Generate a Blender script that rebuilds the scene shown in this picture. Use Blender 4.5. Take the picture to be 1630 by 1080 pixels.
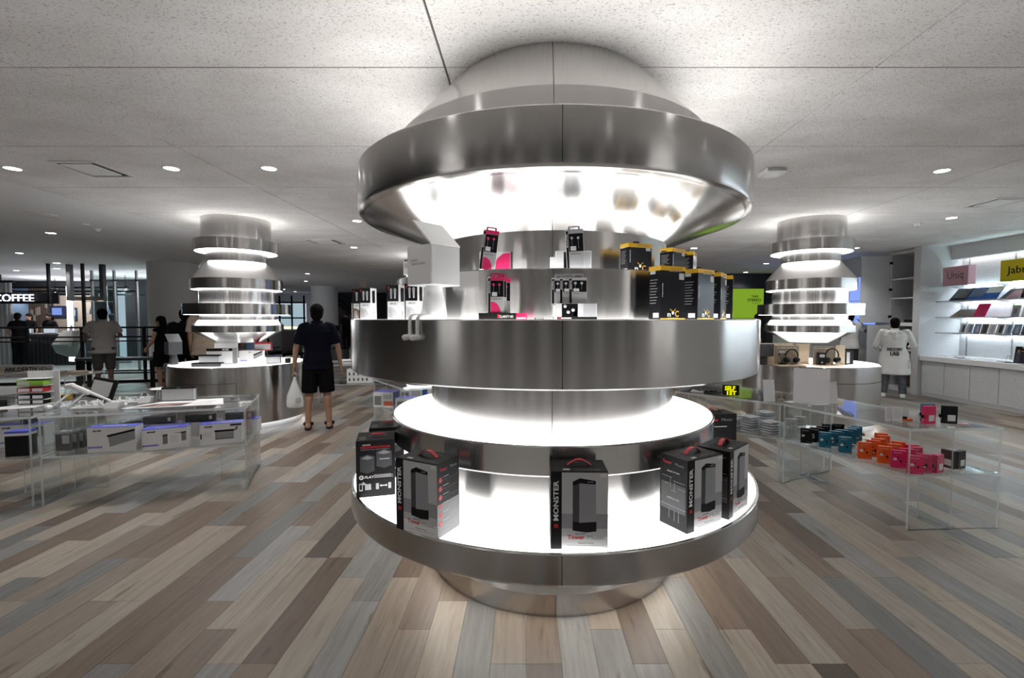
import bpy, bmesh, math, random
from mathutils import Vector, Matrix

# ------------------------------------------------------------------ scene, camera, world
sc = bpy.context.scene
C = sc.collection
for o in list(bpy.data.objects):
    bpy.data.objects.remove(o)
random.seed(7)
R = math.radians
PI = math.pi

FPX = 740.0                                   # focal length for a 1630 px wide frame
cam_d = bpy.data.cameras.new('camera')
cam = bpy.data.objects.new('camera', cam_d)
C.objects.link(cam)
cam_d.sensor_fit = 'HORIZONTAL'
cam_d.sensor_width = 36.0
cam_d.lens = 36.0 * FPX / 1630.0
cam_d.shift_x = -20.0 / 1630.0
cam_d.clip_start = 0.05
cam_d.clip_end = 200
cam.location = (0, 0, 1.5)
cam.rotation_euler = (R(90) - math.atan(32.0 / FPX), 0, 0)
sc.camera = cam

world = bpy.data.worlds.new('world')
sc.world = world
world.use_nodes = True
world.node_tree.nodes['Background'].inputs[0].default_value = (0.85, 0.92, 1.0, 1)
world.node_tree.nodes['Background'].inputs[1].default_value = 0.22

vs = sc.view_settings
vs.view_transform = 'Standard'
vs.look = 'None'
vs.exposure = 0.32
vs.gamma = 1.0
vs.use_curve_mapping = False
sc.cycles.transparent_max_bounces = 24
sc.cycles.max_bounces = 5
sc.cycles.diffuse_bounces = 3
sc.cycles.glossy_bounces = 3
sc.cycles.transmission_bounces = 2
sc.cycles.adaptive_threshold = 0.1
sc.cycles.caustics_refractive = False

DOWNLIGHT_W = 66.0       # one recessed downlight
LIGHTBOX = 2.7           # glowing acrylic shelf tops
COVE = 8.5               # hidden cove strips

# ------------------------------------------------------------------ materials
M = {}
def new_mat(name):
    m = bpy.data.materials.new(name)
    m.use_nodes = True
    nt = m.node_tree
    return m, nt, nt.nodes['Principled BSDF']
def mat(name, col, rough=0.5, metal=0.0, spec=0.5, noise=None, coat=0.0, alpha=None):
    """plain procedural material; noise=(scale, amount) varies the colour a little"""
    m, nt, p = new_mat(name)
    p.inputs['Roughness'].default_value = rough
    p.inputs['Metallic'].default_value = metal
    p.inputs['Specular IOR Level'].default_value = spec
    p.inputs['Coat Weight'].default_value = coat
    c = (*col, 1)
    p.inputs['Base Color'].default_value = c
    if noise:
        tc = nt.nodes.new('ShaderNodeTexCoord')
        n = nt.nodes.new('ShaderNodeTexNoise')
        n.inputs['Scale'].default_value = noise[0]
        n.inputs['Detail'].default_value = 5
        r = nt.nodes.new('ShaderNodeValToRGB')
        a = noise[1]
        r.color_ramp.elements[0].position = 0.3
        r.color_ramp.elements[1].position = 0.7
        r.color_ramp.elements[0].color = (*[max(0, v * (1 - a)) for v in col], 1)
        r.color_ramp.elements[1].color = (*[min(1, v * (1 + a)) for v in col], 1)
        nt.links.new(tc.outputs['Object'], n.inputs['Vector'])
        nt.links.new(n.outputs['Fac'], r.inputs[0])
        nt.links.new(r.outputs[0], p.inputs['Base Color'])
    M[name] = m
    return m
def emit(name, col, strength):
    m = bpy.data.materials.new(name)
    m.use_nodes = True
    nt = m.node_tree
    nt.nodes.remove(nt.nodes['Principled BSDF'])
    e = nt.nodes.new('ShaderNodeEmission')
    e.inputs[0].default_value = (*col, 1)
    e.inputs[1].default_value = strength
    nt.links.new(e.outputs[0], nt.nodes['Material Output'].inputs[0])
    M[name] = m
    return m
def glow(name, col, strength):
    """opal acrylic lit from inside: white diffuse plus emission"""
    m, nt, p = new_mat(name)
    p.inputs['Base Color'].default_value = (0.85, 0.85, 0.85, 1)
    p.inputs['Roughness'].default_value = 0.35
    p.inputs['Emission Color'].default_value = (*col, 1)
    p.inputs['Emission Strength'].default_value = strength
    M[name] = m
    return m
def steel(name, col, rough, aniso=0.75):
    m, nt, p = new_mat(name)
    p.inputs['Metallic'].default_value = 1
    p.inputs['Anisotropic'].default_value = aniso
    p.inputs['Anisotropic Rotation'].default_value = 0.25
    tg = nt.nodes.new('ShaderNodeTangent')
    tg.direction_type = 'RADIAL'
    tg.axis = 'Z'
    nt.links.new(tg.outputs[0], p.inputs['Tangent'])
    tc = nt.nodes.new('ShaderNodeTexCoord')
    mp = nt.nodes.new('ShaderNodeMapping')
    mp.inputs['Scale'].default_value = (2, 2, 300)
    n = nt.nodes.new('ShaderNodeTexNoise')
    n.inputs['Scale'].default_value = 1.0
    n.inputs['Detail'].default_value = 4
    nt.links.new(tc.outputs['Object'], mp.inputs[0])
    nt.links.new(mp.outputs[0], n.inputs['Vector'])
    mr = nt.nodes.new('ShaderNodeMapRange')
    mr.inputs['From Min'].default_value = 0.3
    mr.inputs['From Max'].default_value = 0.7
    mr.inputs['To Min'].default_value = rough * 0.97
    mr.inputs['To Max'].default_value = rough * 1.03
    nt.links.new(n.outputs['Fac'], mr.inputs[0])
    nt.links.new(mr.outputs[0], p.inputs['Roughness'])
    rp = nt.nodes.new('ShaderNodeValToRGB')
    rp.color_ramp.elements[0].position = 0.25
    rp.color_ramp.elements[1].position = 0.75
    rp.color_ramp.elements[0].color = (*[v * 0.985 for v in col], 1)
    rp.color_ramp.elements[1].color = (*[min(1, v * 1.015) for v in col], 1)
    nt.links.new(n.outputs['Fac'], rp.inputs[0])
    nt.links.new(rp.outputs[0], p.inputs['Base Color'])
    M[name] = m
    return m
def clear(name, tint, gloss_rough, edge=0.0, blend=0.12):
    """clear acrylic / glass: transparent with fresnel reflection; edge > 0 adds milky scatter for cut edges"""
    m = bpy.data.materials.new(name)
    m.use_nodes = True
    nt = m.node_tree
    nt.nodes.remove(nt.nodes['Principled BSDF'])
    t = nt.nodes.new('ShaderNodeBsdfTransparent')
    t.inputs[0].default_value = (*tint, 1)
    g = nt.nodes.new('ShaderNodeBsdfGlossy')
    g.inputs['Roughness'].default_value = gloss_rough
    lw = nt.nodes.new('ShaderNodeLayerWeight')
    lw.inputs['Blend'].default_value = 0.5
    pw = nt.nodes.new('ShaderNodeMath')
    pw.operation = 'POWER'
    pw.inputs[1].default_value = 4.5
    ma = nt.nodes.new('ShaderNodeMath')
    ma.operation = 'MULTIPLY_ADD'
    ma.inputs[1].default_value = 0.75
    ma.inputs[2].default_value = blend * 0.3
    mx = nt.nodes.new('ShaderNodeMixShader')
    nt.links.new(lw.outputs['Facing'], pw.inputs[0])
    nt.links.new(pw.outputs[0], ma.inputs[0])
    nt.links.new(ma.outputs[0], mx.inputs[0])
    nt.links.new(t.outputs[0], mx.inputs[1])
    nt.links.new(g.outputs[0], mx.inputs[2])
    out = mx
    if edge:
        d = nt.nodes.new('ShaderNodeBsdfTranslucent')
        d.inputs[0].default_value = (0.85, 0.9, 0.9, 1)
        d2 = nt.nodes.new('ShaderNodeBsdfDiffuse')
        d2.inputs[0].default_value = (0.85, 0.9, 0.9, 1)
        a = nt.nodes.new('ShaderNodeMixShader')
        a.inputs[0].default_value = 0.5
        nt.links.new(d.outputs[0], a.inputs[1])
        nt.links.new(d2.outputs[0], a.inputs[2])
        b = nt.nodes.new('ShaderNodeMixShader')
        b.inputs[0].default_value = edge
        nt.links.new(mx.outputs[0], b.inputs[1])
        nt.links.new(a.outputs[0], b.inputs[2])
        out = b
    nt.links.new(out.outputs[0], nt.nodes['Material Output'].inputs[0])
    M[name] = m
    return m

steel('steel', (0.58, 0.565, 0.55), 0.20, 0.85)
steel('steel_polished', (0.70, 0.69, 0.68), 0.20)
mat('seam', (0.02, 0.02, 0.02), 0.8)
glow('lightbox', (1, 1, 1), LIGHTBOX)
glow('lightbox_small', (1, 1, 1), LIGHTBOX * 1.9)
glow('lightbox_dim', (1, 1, 1), LIGHTBOX * 0.55)
emit('cove', (1.0, 0.985, 0.96), COVE)
emit('cove_strip', (1.0, 0.985, 0.96), COVE * 2.4)
emit('cove_floor', (1.0, 0.96, 0.90), COVE * 2.0)
emit('cove_cool', (0.80, 0.92, 1.0), 30.0)
clear('acrylic', (0.965, 0.975, 0.975), 0.02)
clear('acrylic_edge', (0.85, 0.9, 0.9), 0.08, edge=0.5)
clear('glass', (0.86, 0.93, 0.92), 0.01)
clear('clamshell', (0.93, 0.94, 0.95), 0.06, edge=0.10, blend=0.25)
clear('film', (0.9, 0.92, 0.93), 0.15, edge=0.25, blend=0.2)
mat('white_plaster', (0.72, 0.72, 0.72), 0.85)
mat('ceiling_paint', (0.76, 0.76, 0.77), 0.9)
mat('white_gloss', (0.80, 0.80, 0.80), 0.22)
mat('white_card', (0.78, 0.78, 0.78), 0.55)
mat('paper', (0.80, 0.80, 0.82), 0.8)
mat('black', (0.009, 0.009, 0.010), 0.5, spec=0.2)
mat('black_gloss', (0.010, 0.010, 0.012), 0.18, spec=0.25)
mat('black_card', (0.012, 0.012, 0.013), 0.45, spec=0.2)
mat('dark_grey', (0.06, 0.06, 0.065), 0.5)
mat('mid_grey', (0.22, 0.22, 0.225), 0.5)
mat('light_grey', (0.50, 0.50, 0.51), 0.45)
mat('silver', (0.62, 0.63, 0.66), 0.35, 0.6)
mat('mesh_grey', (0.30, 0.30, 0.32), 0.6, noise=(900, 0.35))
mat('print_grey', (0.52, 0.52, 0.525), 0.5)
mat('red', (0.55, 0.02, 0.03), 0.4)
mat('pink', (0.80, 0.03, 0.16), 0.4)
mat('magenta', (0.72, 0.015, 0.12), 0.4)
mat('teal', (0.005, 0.14, 0.24), 0.4)
mat('orange', (0.80, 0.10, 0.01), 0.4)
mat('yellow', (0.72, 0.42, 0.02), 0.4)
mat('lime', (0.32, 0.62, 0.06), 0.4)
mat('violet_blue', (0.09, 0.10, 0.62), 0.4)
mat('blue', (0.03, 0.13, 0.50), 0.4)
mat('navy', (0.018, 0.022, 0.05), 0.5)
mat('sign_pink', (0.55, 0.31, 0.37), 0.6)
mat('sign_yellow', (0.60, 0.47, 0.005), 0.5)
mat('brown', (0.13, 0.08, 0.045), 0.6)
mat('bronze', (0.17, 0.13, 0.10), 0.35, 0.3)
mat('pale_wood', (0.62, 0.50, 0.36), 0.55, noise=(14, 0.10))
mat('kraft', (0.36, 0.29, 0.21), 0.6)
mat('cabinet_white', (0.55, 0.56, 0.58), 0.6)
mat('skin', (0.36, 0.20, 0.135), 0.55)
mat('skin_dark', (0.17, 0.095, 0.065), 0.55)
mat('hair', (0.006, 0.005, 0.005), 0.85, spec=0.08)
mat('navy_cloth', (0.0045, 0.005, 0.011), 0.95, spec=0.1, noise=(30, 0.2))
mat('black_cloth', (0.005, 0.005, 0.006), 0.95, spec=0.1, noise=(30, 0.2))
mat('grey_cloth', (0.34, 0.32, 0.31), 0.9, noise=(25, 0.08))
mat('dark_cloth', (0.055, 0.05, 0.05), 0.9, noise=(25, 0.2))
mat('beige_cloth', (0.40, 0.32, 0.24), 0.9, noise=(25, 0.08))
mat('white_cloth', (0.74, 0.74, 0.72), 0.85, noise=(12, 0.04))
mat('jeans', (0.10, 0.105, 0.12), 0.9, noise=(14, 0.35))
mat('plastic_bag', (0.72, 0.73, 0.73), 0.35)
mat('concrete_board', (0.34, 0.345, 0.345), 0.8, noise=(40, 0.12))
mat('wall_board', (0.58, 0.59, 0.60), 0.8, noise=(45, 0.10))
mat('shop_blue', (0.16, 0.25, 0.40), 0.6)
mat('shop_dark', (0.028, 0.028, 0.034), 0.6)
mat('slat_wood', (0.09, 0.065, 0.05), 0.6)
mat('slat_pale', (0.30, 0.24, 0.19), 0.6)
emit('sign_white', (0.80, 0.84, 1.0), 1.6)
emit('neon_white', (0.92, 0.95, 1.0), 5.0)
emit('shop_glow', (0.75, 0.85, 1.0), 0.55)
emit('warm_glow', (1.0, 0.72, 0.45), 1.2)
emit('screen_blue', (0.25, 0.38, 0.95), 0.85)
emit('screen_tv', (0.22, 0.33, 0.75), 0.8)
emit('screen_green', (0.26, 0.45, 0.03), 0.62)
emit('lamp_disc', (1, 0.99, 0.97), 14)
emit('neon_yellow', (0.85, 0.85, 0.0), 0.9)

# ceiling boards: pale cement-bonded wood wool with fine dark pits
def ceiling_board():
    m, nt, p = new_mat('ceiling_board')
    p.inputs['Roughness'].default_value = 0.95
    p.inputs['Specular IOR Level'].default_value = 0.2
    L = nt.links.new
    tc = nt.nodes.new('ShaderNodeTexCoord')
    mp = nt.nodes.new('ShaderNodeMapping')
    mp.inputs['Scale'].default_value = (1, 2.0, 1)
    L(tc.outputs['Generated'], mp.inputs[0])
    geo = nt.nodes.new('ShaderNodeNewGeometry')
    n1 = nt.nodes.new('ShaderNodeTexNoise')
    n1.inputs['Scale'].default_value = 105
    n1.inputs['Detail'].default_value = 3
    n1.inputs['Roughness'].default_value = 0.65
    mp2 = nt.nodes.new('ShaderNodeMapping')
    mp2.inputs['Scale'].default_value = (0.75, 1.3, 1)
    L(geo.outputs['Position'], mp2.inputs[0])
    L(mp2.outputs[0], n1.inputs['Vector'])
    n2 = nt.nodes.new('ShaderNodeTexNoise')
    n2.inputs['Scale'].default_value = 2.2
    n2.inputs['Detail'].default_value = 3
    L(mp2.outputs[0], n2.inputs['Vector'])
    r1 = nt.nodes.new('ShaderNodeValToRGB')
    r1.color_ramp.elements[0].position = 0.32
    r1.color_ramp.elements[1].position = 0.44
    r1.color_ramp.elements[0].color = (0.36, 0.35, 0.34, 1)
    r1.color_ramp.elements[1].color = (0.84, 0.83, 0.82, 1)
    L(n1.outputs['Fac'], r1.inputs[0])
    r2 = nt.nodes.new('ShaderNodeValToRGB')
    r2.color_ramp.elements[0].position = 0.3
    r2.color_ramp.elements[1].position = 0.7
    r2.color_ramp.elements[0].color = (0.84, 0.83, 0.82, 1)
    r2.color_ramp.elements[1].color = (1, 1, 1, 1)
    L(n2.outputs['Fac'], r2.inputs[0])
    mx = nt.nodes.new('ShaderNodeMixRGB')
    mx.blend_type = 'MULTIPLY'
    mx.inputs[0].default_value = 1
    L(r1.outputs[0], mx.inputs[1])
    L(r2.outputs[0], mx.inputs[2])
    L(mx.outputs[0], p.inputs['Base Color'])
    M['ceiling_board'] = m
ceiling_board()

# floor planks: tone from the plank's own colour attribute, grain along the length
def plank_mat():
    m, nt, p = new_mat('plank')
    L = nt.links.new
    p.inputs['Roughness'].default_value = 0.42
    p.inputs['Specular IOR Level'].default_value = 0.35
    at = nt.nodes.new('ShaderNodeAttribute')
    at.attribute_name = 'tone'
    geo = nt.nodes.new('ShaderNodeNewGeometry')
    mp = nt.nodes.new('ShaderNodeMapping')
    mp.inputs['Scale'].default_value = (42, 2.6, 1)
    L(geo.outputs['Position'], mp.inputs[0])
    n = nt.nodes.new('ShaderNodeTexNoise')
    n.inputs['Scale'].default_value = 1
    n.inputs['Detail'].default_value = 4
    n.inputs['Roughness'].default_value = 0.62
    n.inputs['Distortion'].default_value = 0.6
    L(mp.outputs[0], n.inputs['Vector'])
    r = nt.nodes.new('ShaderNodeValToRGB')
    r.color_ramp.elements[0].position = 0.28
    r.color_ramp.elements[1].position = 0.68
    r.color_ramp.elements[0].color = (0.74, 0.72, 0.70, 1)
    r.color_ramp.elements[1].color = (1.08, 1.08, 1.08, 1)
    L(n.outputs['Fac'], r.inputs[0])
    mp3 = nt.nodes.new('ShaderNodeMapping')
    mp3.inputs['Scale'].default_value = (16, 3.0, 1)
    L(geo.outputs['Position'], mp3.inputs[0])
    n3 = nt.nodes.new('ShaderNodeTexNoise')
    n3.inputs['Scale'].default_value = 1
    n3.inputs['Detail'].default_value = 3
    L(mp3.outputs[0], n3.inputs['Vector'])
    r3 = nt.nodes.new('ShaderNodeValToRGB')
    r3.color_ramp.elements[0].position = 0.25
    r3.color_ramp.elements[1].position = 0.36
    r3.color_ramp.elements[0].color = (0.55, 0.52, 0.49, 1)
    r3.color_ramp.elements[1].color = (1, 1, 1, 1)
    L(n3.outputs['Fac'], r3.inputs[0])
    mx = nt.nodes.new('ShaderNodeMixRGB')
    mx.blend_type = 'MULTIPLY'
    mx.inputs[0].default_value = 1
    L(at.outputs['Color'], mx.inputs[1])
    L(r.outputs[0], mx.inputs[2])
    mx2 = nt.nodes.new('ShaderNodeMixRGB')
    mx2.blend_type = 'MULTIPLY'
    mx2.inputs[0].default_value = 1
    L(mx.outputs[0], mx2.inputs[1])
    L(r3.outputs[0], mx2.inputs[2])
    L(mx2.outputs[0], p.inputs['Base Color'])
    M['plank'] = m
plank_mat()
mat('grout', (0.42, 0.41, 0.40), 0.8)

# ------------------------------------------------------------------ mesh builder
class MB:
    def __init__(s):
        s.v = []; s.f = []; s.m = []; s.mi = 0
    def add(s, vs, fs, mi=None):
        b = len(s.v)
        s.v += [tuple(v) for v in vs]
        for f in fs:
            s.f.append([b + i for i in f]); s.m.append(s.mi if mi is None else mi)
        return s
    def box(s, cx, cy, cz, sx, sy, sz, rz=0.0, mtx=None):
        x, y, z = sx / 2, sy / 2, sz / 2
        vs = [(-x,-y,-z),(x,-y,-z),(x,y,-z),(-x,y,-z),(-x,-y,z),(x,-y,z),(x,y,z),(-x,y,z)]
        if mtx is not None:
            vs = [mtx @ Vector(v) for v in vs]
        ca, sa = math.cos(rz), math.sin(rz)
        vs = [(cx + v[0]*ca - v[1]*sa, cy + v[0]*sa + v[1]*ca, cz + v[2]) for v in vs]
        return s.add(vs, [(0,3,2,1),(4,5,6,7),(0,1,5,4),(1,2,6,5),(2,3,7,6),(3,0,4,7)])
    def rbox(s, cx, cy, cz, sx, sy, sz, b=0.004, rz=0.0):
        """box with chamfered edges"""
        b = min(b, sx * .45, sy * .45, sz * .45)
        x, y, z = sx/2, sy/2, sz/2
        pts = []
        def P(px, py, pz):
            pts.append((px, py, pz)); return len(pts) - 1
        idx = {}
        for i in (-1, 1):
            for j in (-1, 1):
                for k in (-1, 1):
                    idx[i,j,k] = (P(i*x, j*(y-b), k*(z-b)), P(i*(x-b), j*y, k*(z-b)), P(i*(x-b), j*(y-b), k*z))
        fs = []
        for i in (-1, 1):
            q = [idx[i,-1,-1][0], idx[i,1,-1][0], idx[i,1,1][0], idx[i,-1,1][0]]
            fs.append(q if i > 0 else q[::-1])
            q = [idx[-1,i,-1][1], idx[1,i,-1][1], idx[1,i,1][1], idx[-1,i,1][1]]
            fs.append(q if i < 0 else q[::-1])
            q = [idx[-1,-1,i][2], idx[1,-1,i][2], idx[1,1,i][2], idx[-1,1,i][2]]
            fs.append(q if i > 0 else q[::-1])
        for i in (-1, 1):
            for j in (-1, 1):
                q = [idx[i,j,-1][0], idx[i,j,1][0], idx[i,j,1][1], idx[i,j,-1][1]]
                fs.append(q if i*j > 0 else q[::-1])
                q = [idx[i,-1,j][0], idx[i,-1,j][2], idx[i,1,j][2], idx[i,1,j][0]]
                fs.append(q if i*j < 0 else q[::-1])
                q = [idx[-1,i,j][1], idx[1,i,j][1], idx[1,i,j][2], idx[-1,i,j][2]]
                fs.append(q if i*j < 0 else q[::-1])
                for k in (-1, 1):
                    t = list(idx[i,j,k])
                    fs.append(t if i*j*k > 0 else t[::-1])
        ca, sa = math.cos(rz), math.sin(rz)
        vs = [(cx + v[0]*ca - v[1]*sa, cy + v[0]*sa + v[1]*ca, cz + v[2]) for v in pts]
        return s.add(vs, fs)
    def prism(s, pts, z0, z1, side_mi=None):
        """vertical prism over a counter-clockwise outline"""
        n = len(pts)
        vs = [(p[0], p[1], z0) for p in pts] + [(p[0], p[1], z1) for p in pts]
        s.add(vs, [tuple(range(n))[::-1], tuple(range(n, 2*n))])
        b = len(s.v) - 2*n
        for i in range(n):
            j = (i + 1) % n
            s.f.append([b+i, b+j, b+n+j, b+n+i]); s.m.append(s.mi if side_mi is None else side_mi)
        return s
    def lathe(s, prof, n=96, close=False, a0=0.0, a1=2*PI, flip=False):
        full = abs(a1 - a0 - 2*PI) < 1e-6
        k = n if full else n + 1
        vs = []
        for (r, z) in prof:
            for i in range(k):
                a = a0 + (a1 - a0) * i / n
                vs.append((r * math.cos(a), r * math.sin(a), z))
        fs = []
        m = len(prof)
        rng = range(m) if close else range(m - 1)
        for j in rng:
            j2 = (j + 1) % m
            for i in range(n):
                i2 = (i + 1) % k
                q = (j*k + i, j*k + i2, j2*k + i2, j2*k + i)
                fs.append(q[::-1] if flip else q)
        return s.add(vs, fs)
    def caps(s, a, b, ra, rb=None, n=10, fl=None, flat=False):
        """tapered capsule from a to b (closed); fl = (sx, sy) flattens the cross-section"""
        a = Vector(a); b = Vector(b); rb = ra if rb is None else rb
        d = b - a
        L = d.length
        w = d.normalized() if L > 1e-6 else Vector((0, 0, 1))
        u = w.cross(Vector((0, 1, 0)))
        if u.length < 1e-3:
            u = w.cross(Vector((1, 0, 0)))
        u.normalize(); v = w.cross(u)
        fx, fy = fl or (1, 1)
        rings = []
        for t in (() if flat else (-80, -50, -22)):
            rings.append((a + w * ra * math.sin(R(t)), ra * math.cos(R(t))))
        rings += [(a, ra), (b, rb)]
        for t in (() if flat else (22, 50, 80)):
            rings.append((b + w * rb * math.sin(R(t)), rb * math.cos(R(t))))
        vs = []
        for c, r in rings:
            for i in range(n):
                t = 2*PI*i/n
                vs.append(c + u * (r*fx*math.cos(t)) + v * (r*fy*math.sin(t)))
        fs = []
        for j in range(len(rings) - 1):
            for i in range(n):
                i2 = (i + 1) % n
                fs.append((j*n+i, j*n+i2, (j+1)*n+i2, (j+1)*n+i))
        k = (len(rings) - 1) * n
        fs.append(tuple(range(n))[::-1]); fs.append(tuple(range(k, k + n)))
        return s.add(vs, fs)
    def loft(s, rings, n=16):
        """closed body through elliptical rings (cx, cy, z, rx, ry)"""
        vs = []
        for (cx, cy, z, rx, ry) in rings:
            for i in range(n):
                t = 2*PI*i/n
                vs.append((cx + rx*math.cos(t), cy + ry*math.sin(t), z))
        fs = []
        for j in range(len(rings) - 1):
            for i in range(n):
                i2 = (i + 1) % n
                fs.append((j*n+i, j*n+i2, (j+1)*n+i2, (j+1)*n+i))
        k = (len(rings) - 1) * n
        fs.append(tuple(range(n))[::-1]); fs.append(tuple(range(k, k + n)))
        return s.add(vs, fs)
    def ell(s, c, r, n=14, m=8):
        vs = []; fs = []
        for j in range(1, m):
            t = PI * j / m
            for i in range(n):
                a = 2*PI*i/n
                vs.append((c[0]+r[0]*math.sin(t)*math.cos(a), c[1]+r[1]*math.sin(t)*math.sin(a), c[2]-r[2]*math.cos(t)))
        for j in range(m - 2):
            for i in range(n):
                i2 = (i+1) % n
                fs.append((j*n+i, j*n+i2, (j+1)*n+i2, (j+1)*n+i))
        vs += [(c[0], c[1], c[2]-r[2]), (c[0], c[1], c[2]+r[2])]
        b = (m-1)*n
        for i in range(n):
            i2 = (i+1) % n
            fs.append((b, i2, i)); fs.append((b+1, (m-2)*n+i, (m-2)*n+i2))
        return s.add(vs, fs)
    def tube(s, pts, r, n=8):
        pts = [Vector(p) for p in pts]
        vs = []; fs = []
        for i, p in enumerate(pts):
            d = (pts[min(i+1, len(pts)-1)] - pts[max(i-1, 0)]).normalized()
            u = d.cross(Vector((0, 0, 1)))
            if u.length < 1e-2: u = d.cross(Vector((1, 0, 0)))
            u.normalize(); v = d.cross(u)
            rr = r[i] if isinstance(r, (list, tuple)) else r
            for k in range(n):
                t = 2*PI*k/n
                vs.append(p + u*(rr*math.cos(t)) + v*(rr*math.sin(t)))
        for j in range(len(pts)-1):
            for i in range(n):
                i2 = (i+1) % n
                fs.append((j*n+i, j*n+i2, (j+1)*n+i2, (j+1)*n+i))
        b = (len(pts)-1)*n
        fs.append(tuple(range(n))[::-1]); fs.append(tuple(range(b, b+n)))
        return s.add(vs, fs)
    def mesh(s, name, mats, smooth=False, angle=35):
        me = bpy.data.meshes.new(name)
        me.from_pydata(s.v, [], s.f)
        for m in (mats if isinstance(mats, (list, tuple)) else [mats]):
            me.materials.append(M[m])
        for p, mi in zip(me.polygons, s.m):
            p.material_index = mi
        if smooth:
            me.shade_smooth()
            me.set_sharp_from_angle(angle=R(angle))
        me.update()
        return me
    def build(s, name, mats, parent=None, loc=(0,0,0), rz=0.0, smooth=False, angle=35):
        return obj(name, s.mesh(name, mats, smooth, angle), parent, loc, rz)

def obj(name, me, parent=None, loc=(0,0,0), rz=0.0):
    o = bpy.data.objects.new(name, me)
    C.objects.link(o)
    o.location = loc
    o.rotation_euler = (0, 0, rz)
    if parent is not None:
        o.parent = parent
    return o
def tag(o, label, cat, group=None):
    o['label'] = label; o['category'] = cat
    if group: o['group'] = group
    return o
def thing(name, label, cat, loc=(0,0,0), rz=0.0, group=None):
    o = bpy.data.objects.new(name, None)
    C.objects.link(o)
    o.empty_display_size = 0.05
    o.location = loc
    o.rotation_euler = (0, 0, rz)
    return tag(o, label, cat, group)
def struct(o, label=None):
    o['kind'] = 'structure'
    if label: o['label'] = label
    return o
KIDS = {}
def dup(root, loc, rz, label, group=None):
    """copy of a thing with copies of its parts and sub-parts"""
    r = root.copy(); C.objects.link(r)
    r.location = loc; r.rotation_euler = (0, 0, rz)
    r['label'] = label
    if group: r['group'] = group
    for ch in root.children:
        c = ch.copy(); C.objects.link(c); c.parent = r
        for g in ch.children:
            d = g.copy(); C.objects.link(d); d.parent = c
    return r

# lettering: real flat letters
TXT = {}
def text_mesh(s, h, mname, bold=0.0, width=None, shear=0.0, ext=0.0004):
    k = (s, round(h, 5), mname, bold, width, shear, ext)
    if k in TXT: return TXT[k]
    cu = bpy.data.curves.new('lettering', 'FONT')
    cu.body = s
    cu.size = h / 0.70
    cu.resolution_u = 2
    cu.offset = bold
    cu.shear = shear
    cu.extrude = ext
    cu.align_x = 'CENTER'; cu.align_y = 'BOTTOM_BASELINE'
    t = bpy.data.objects.new('tmp_text', cu)
    C.objects.link(t)
    dg = bpy.context.evaluated_depsgraph_get()
    me = bpy.data.meshes.new_from_object(t.evaluated_get(dg))
    bpy.data.objects.remove(t)
    bpy.data.curves.remove(cu)
    me.name = 'lettering'
    if width and len(me.vertices):
        xs = [v.co.x for v in me.vertices]
        w = max(xs) - min(xs)
        if w > 1e-6:
            for v in me.vertices: v.co.x *= width / w
    me.materials.clear(); me.materials.append(M[mname])
    TXT[k] = me
    return me

FACES = {'front': (Vector((1,0,0)), Vector((0,0,1)), Vector((0,-1,0))),
         'back': (Vector((-1,0,0)), Vector((0,0,1)), Vector((0,1,0))),
         'left': (Vector((0,-1,0)), Vector((0,0,1)), Vector((-1,0,0))),
         'right': (Vector((0,1,0)), Vector((0,0,1)), Vector((1,0,0))),
         'top': (Vector((1,0,0)), Vector((0,1,0)), Vector((0,0,1)))}
def face_frame(size, face):
    """origin at lower-left of a face of a box (base centre at 0), u/v unit vectors and face size"""
    w, d, h = size
    u, v, n = FACES[face]
    cen = Vector((0, 0, h/2)) + Vector((n.x*w/2, n.y*d/2, n.z*h/2))
    fw = {'front': w, 'back': w, 'top': w, 'left': d, 'right': d}[face]
    fh = d if face == 'top' else h
    return cen - u*fw/2 - v*fh/2, u, v, n, fw, fh
def decal(parent, size, face, pts, mname, name='printed_panel', off=0.0006, label=None):
    """flat printed shape on a face; pts in face fractions (0..1)"""
    o, u, v, n, fw, fh = face_frame(size, face)
    if len(pts) == 4 and not isinstance(pts[0], (tuple, list)):
        a, b, c, d = pts
        pts = [(a, b), (c, b), (c, d), (a, d)]
    P = [o + u*(p[0]*fw) + v*(p[1]*fh) for p in pts]
    k = len(P)
    vs = [p + n*0.0001 for p in P] + [p + n*off for p in P]
    mb = MB()
    mb.add(vs, [tuple(range(k, 2*k))] + [(i, (i+1) % k, k+(i+1) % k, k+i) for i in range(k)])
    ob = mb.build(name, mname, parent)
    if label: ob['label'] = label
    return ob
def letters(parent, size, face, s, u0, v0, h, mname, rot=0.0, name='lettering', off=0.0008, bold=0.0, width=None, shear=0.0):
    """lettering centred at u0 with baseline v0 (face fractions), cap height h in metres"""
    o, u, v, n, fw, fh = face_frame(size, face)
    me = text_mesh(s, h, mname, bold, width, shear)
    p = o + u*(u0*fw) + v*(v0*fh) + n*off
    ca, sa = math.cos(rot), math.sin(rot)
    U = u*ca + v*sa; V = v*ca - u*sa
    ob = bpy.data.objects.new(name, me)
    C.objects.link(ob)
    ob.parent = parent
    mt = Matrix(((U.x, V.x, n.x, p.x), (U.y, V.y, n.y, p.y), (U.z, V.z, n.z, p.z), (0,0,0,1)))
    ob.matrix_local = mt
    return ob
def carton(name, label, cat, loc, rz, size, mname, group=None, bev=0.0015):
    t = thing(name, label, cat, loc, rz, group)
    MB().rbox(0, 0, size[2]/2, *size, b=bev).build('carton_body', mname, t)
    return t

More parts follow.
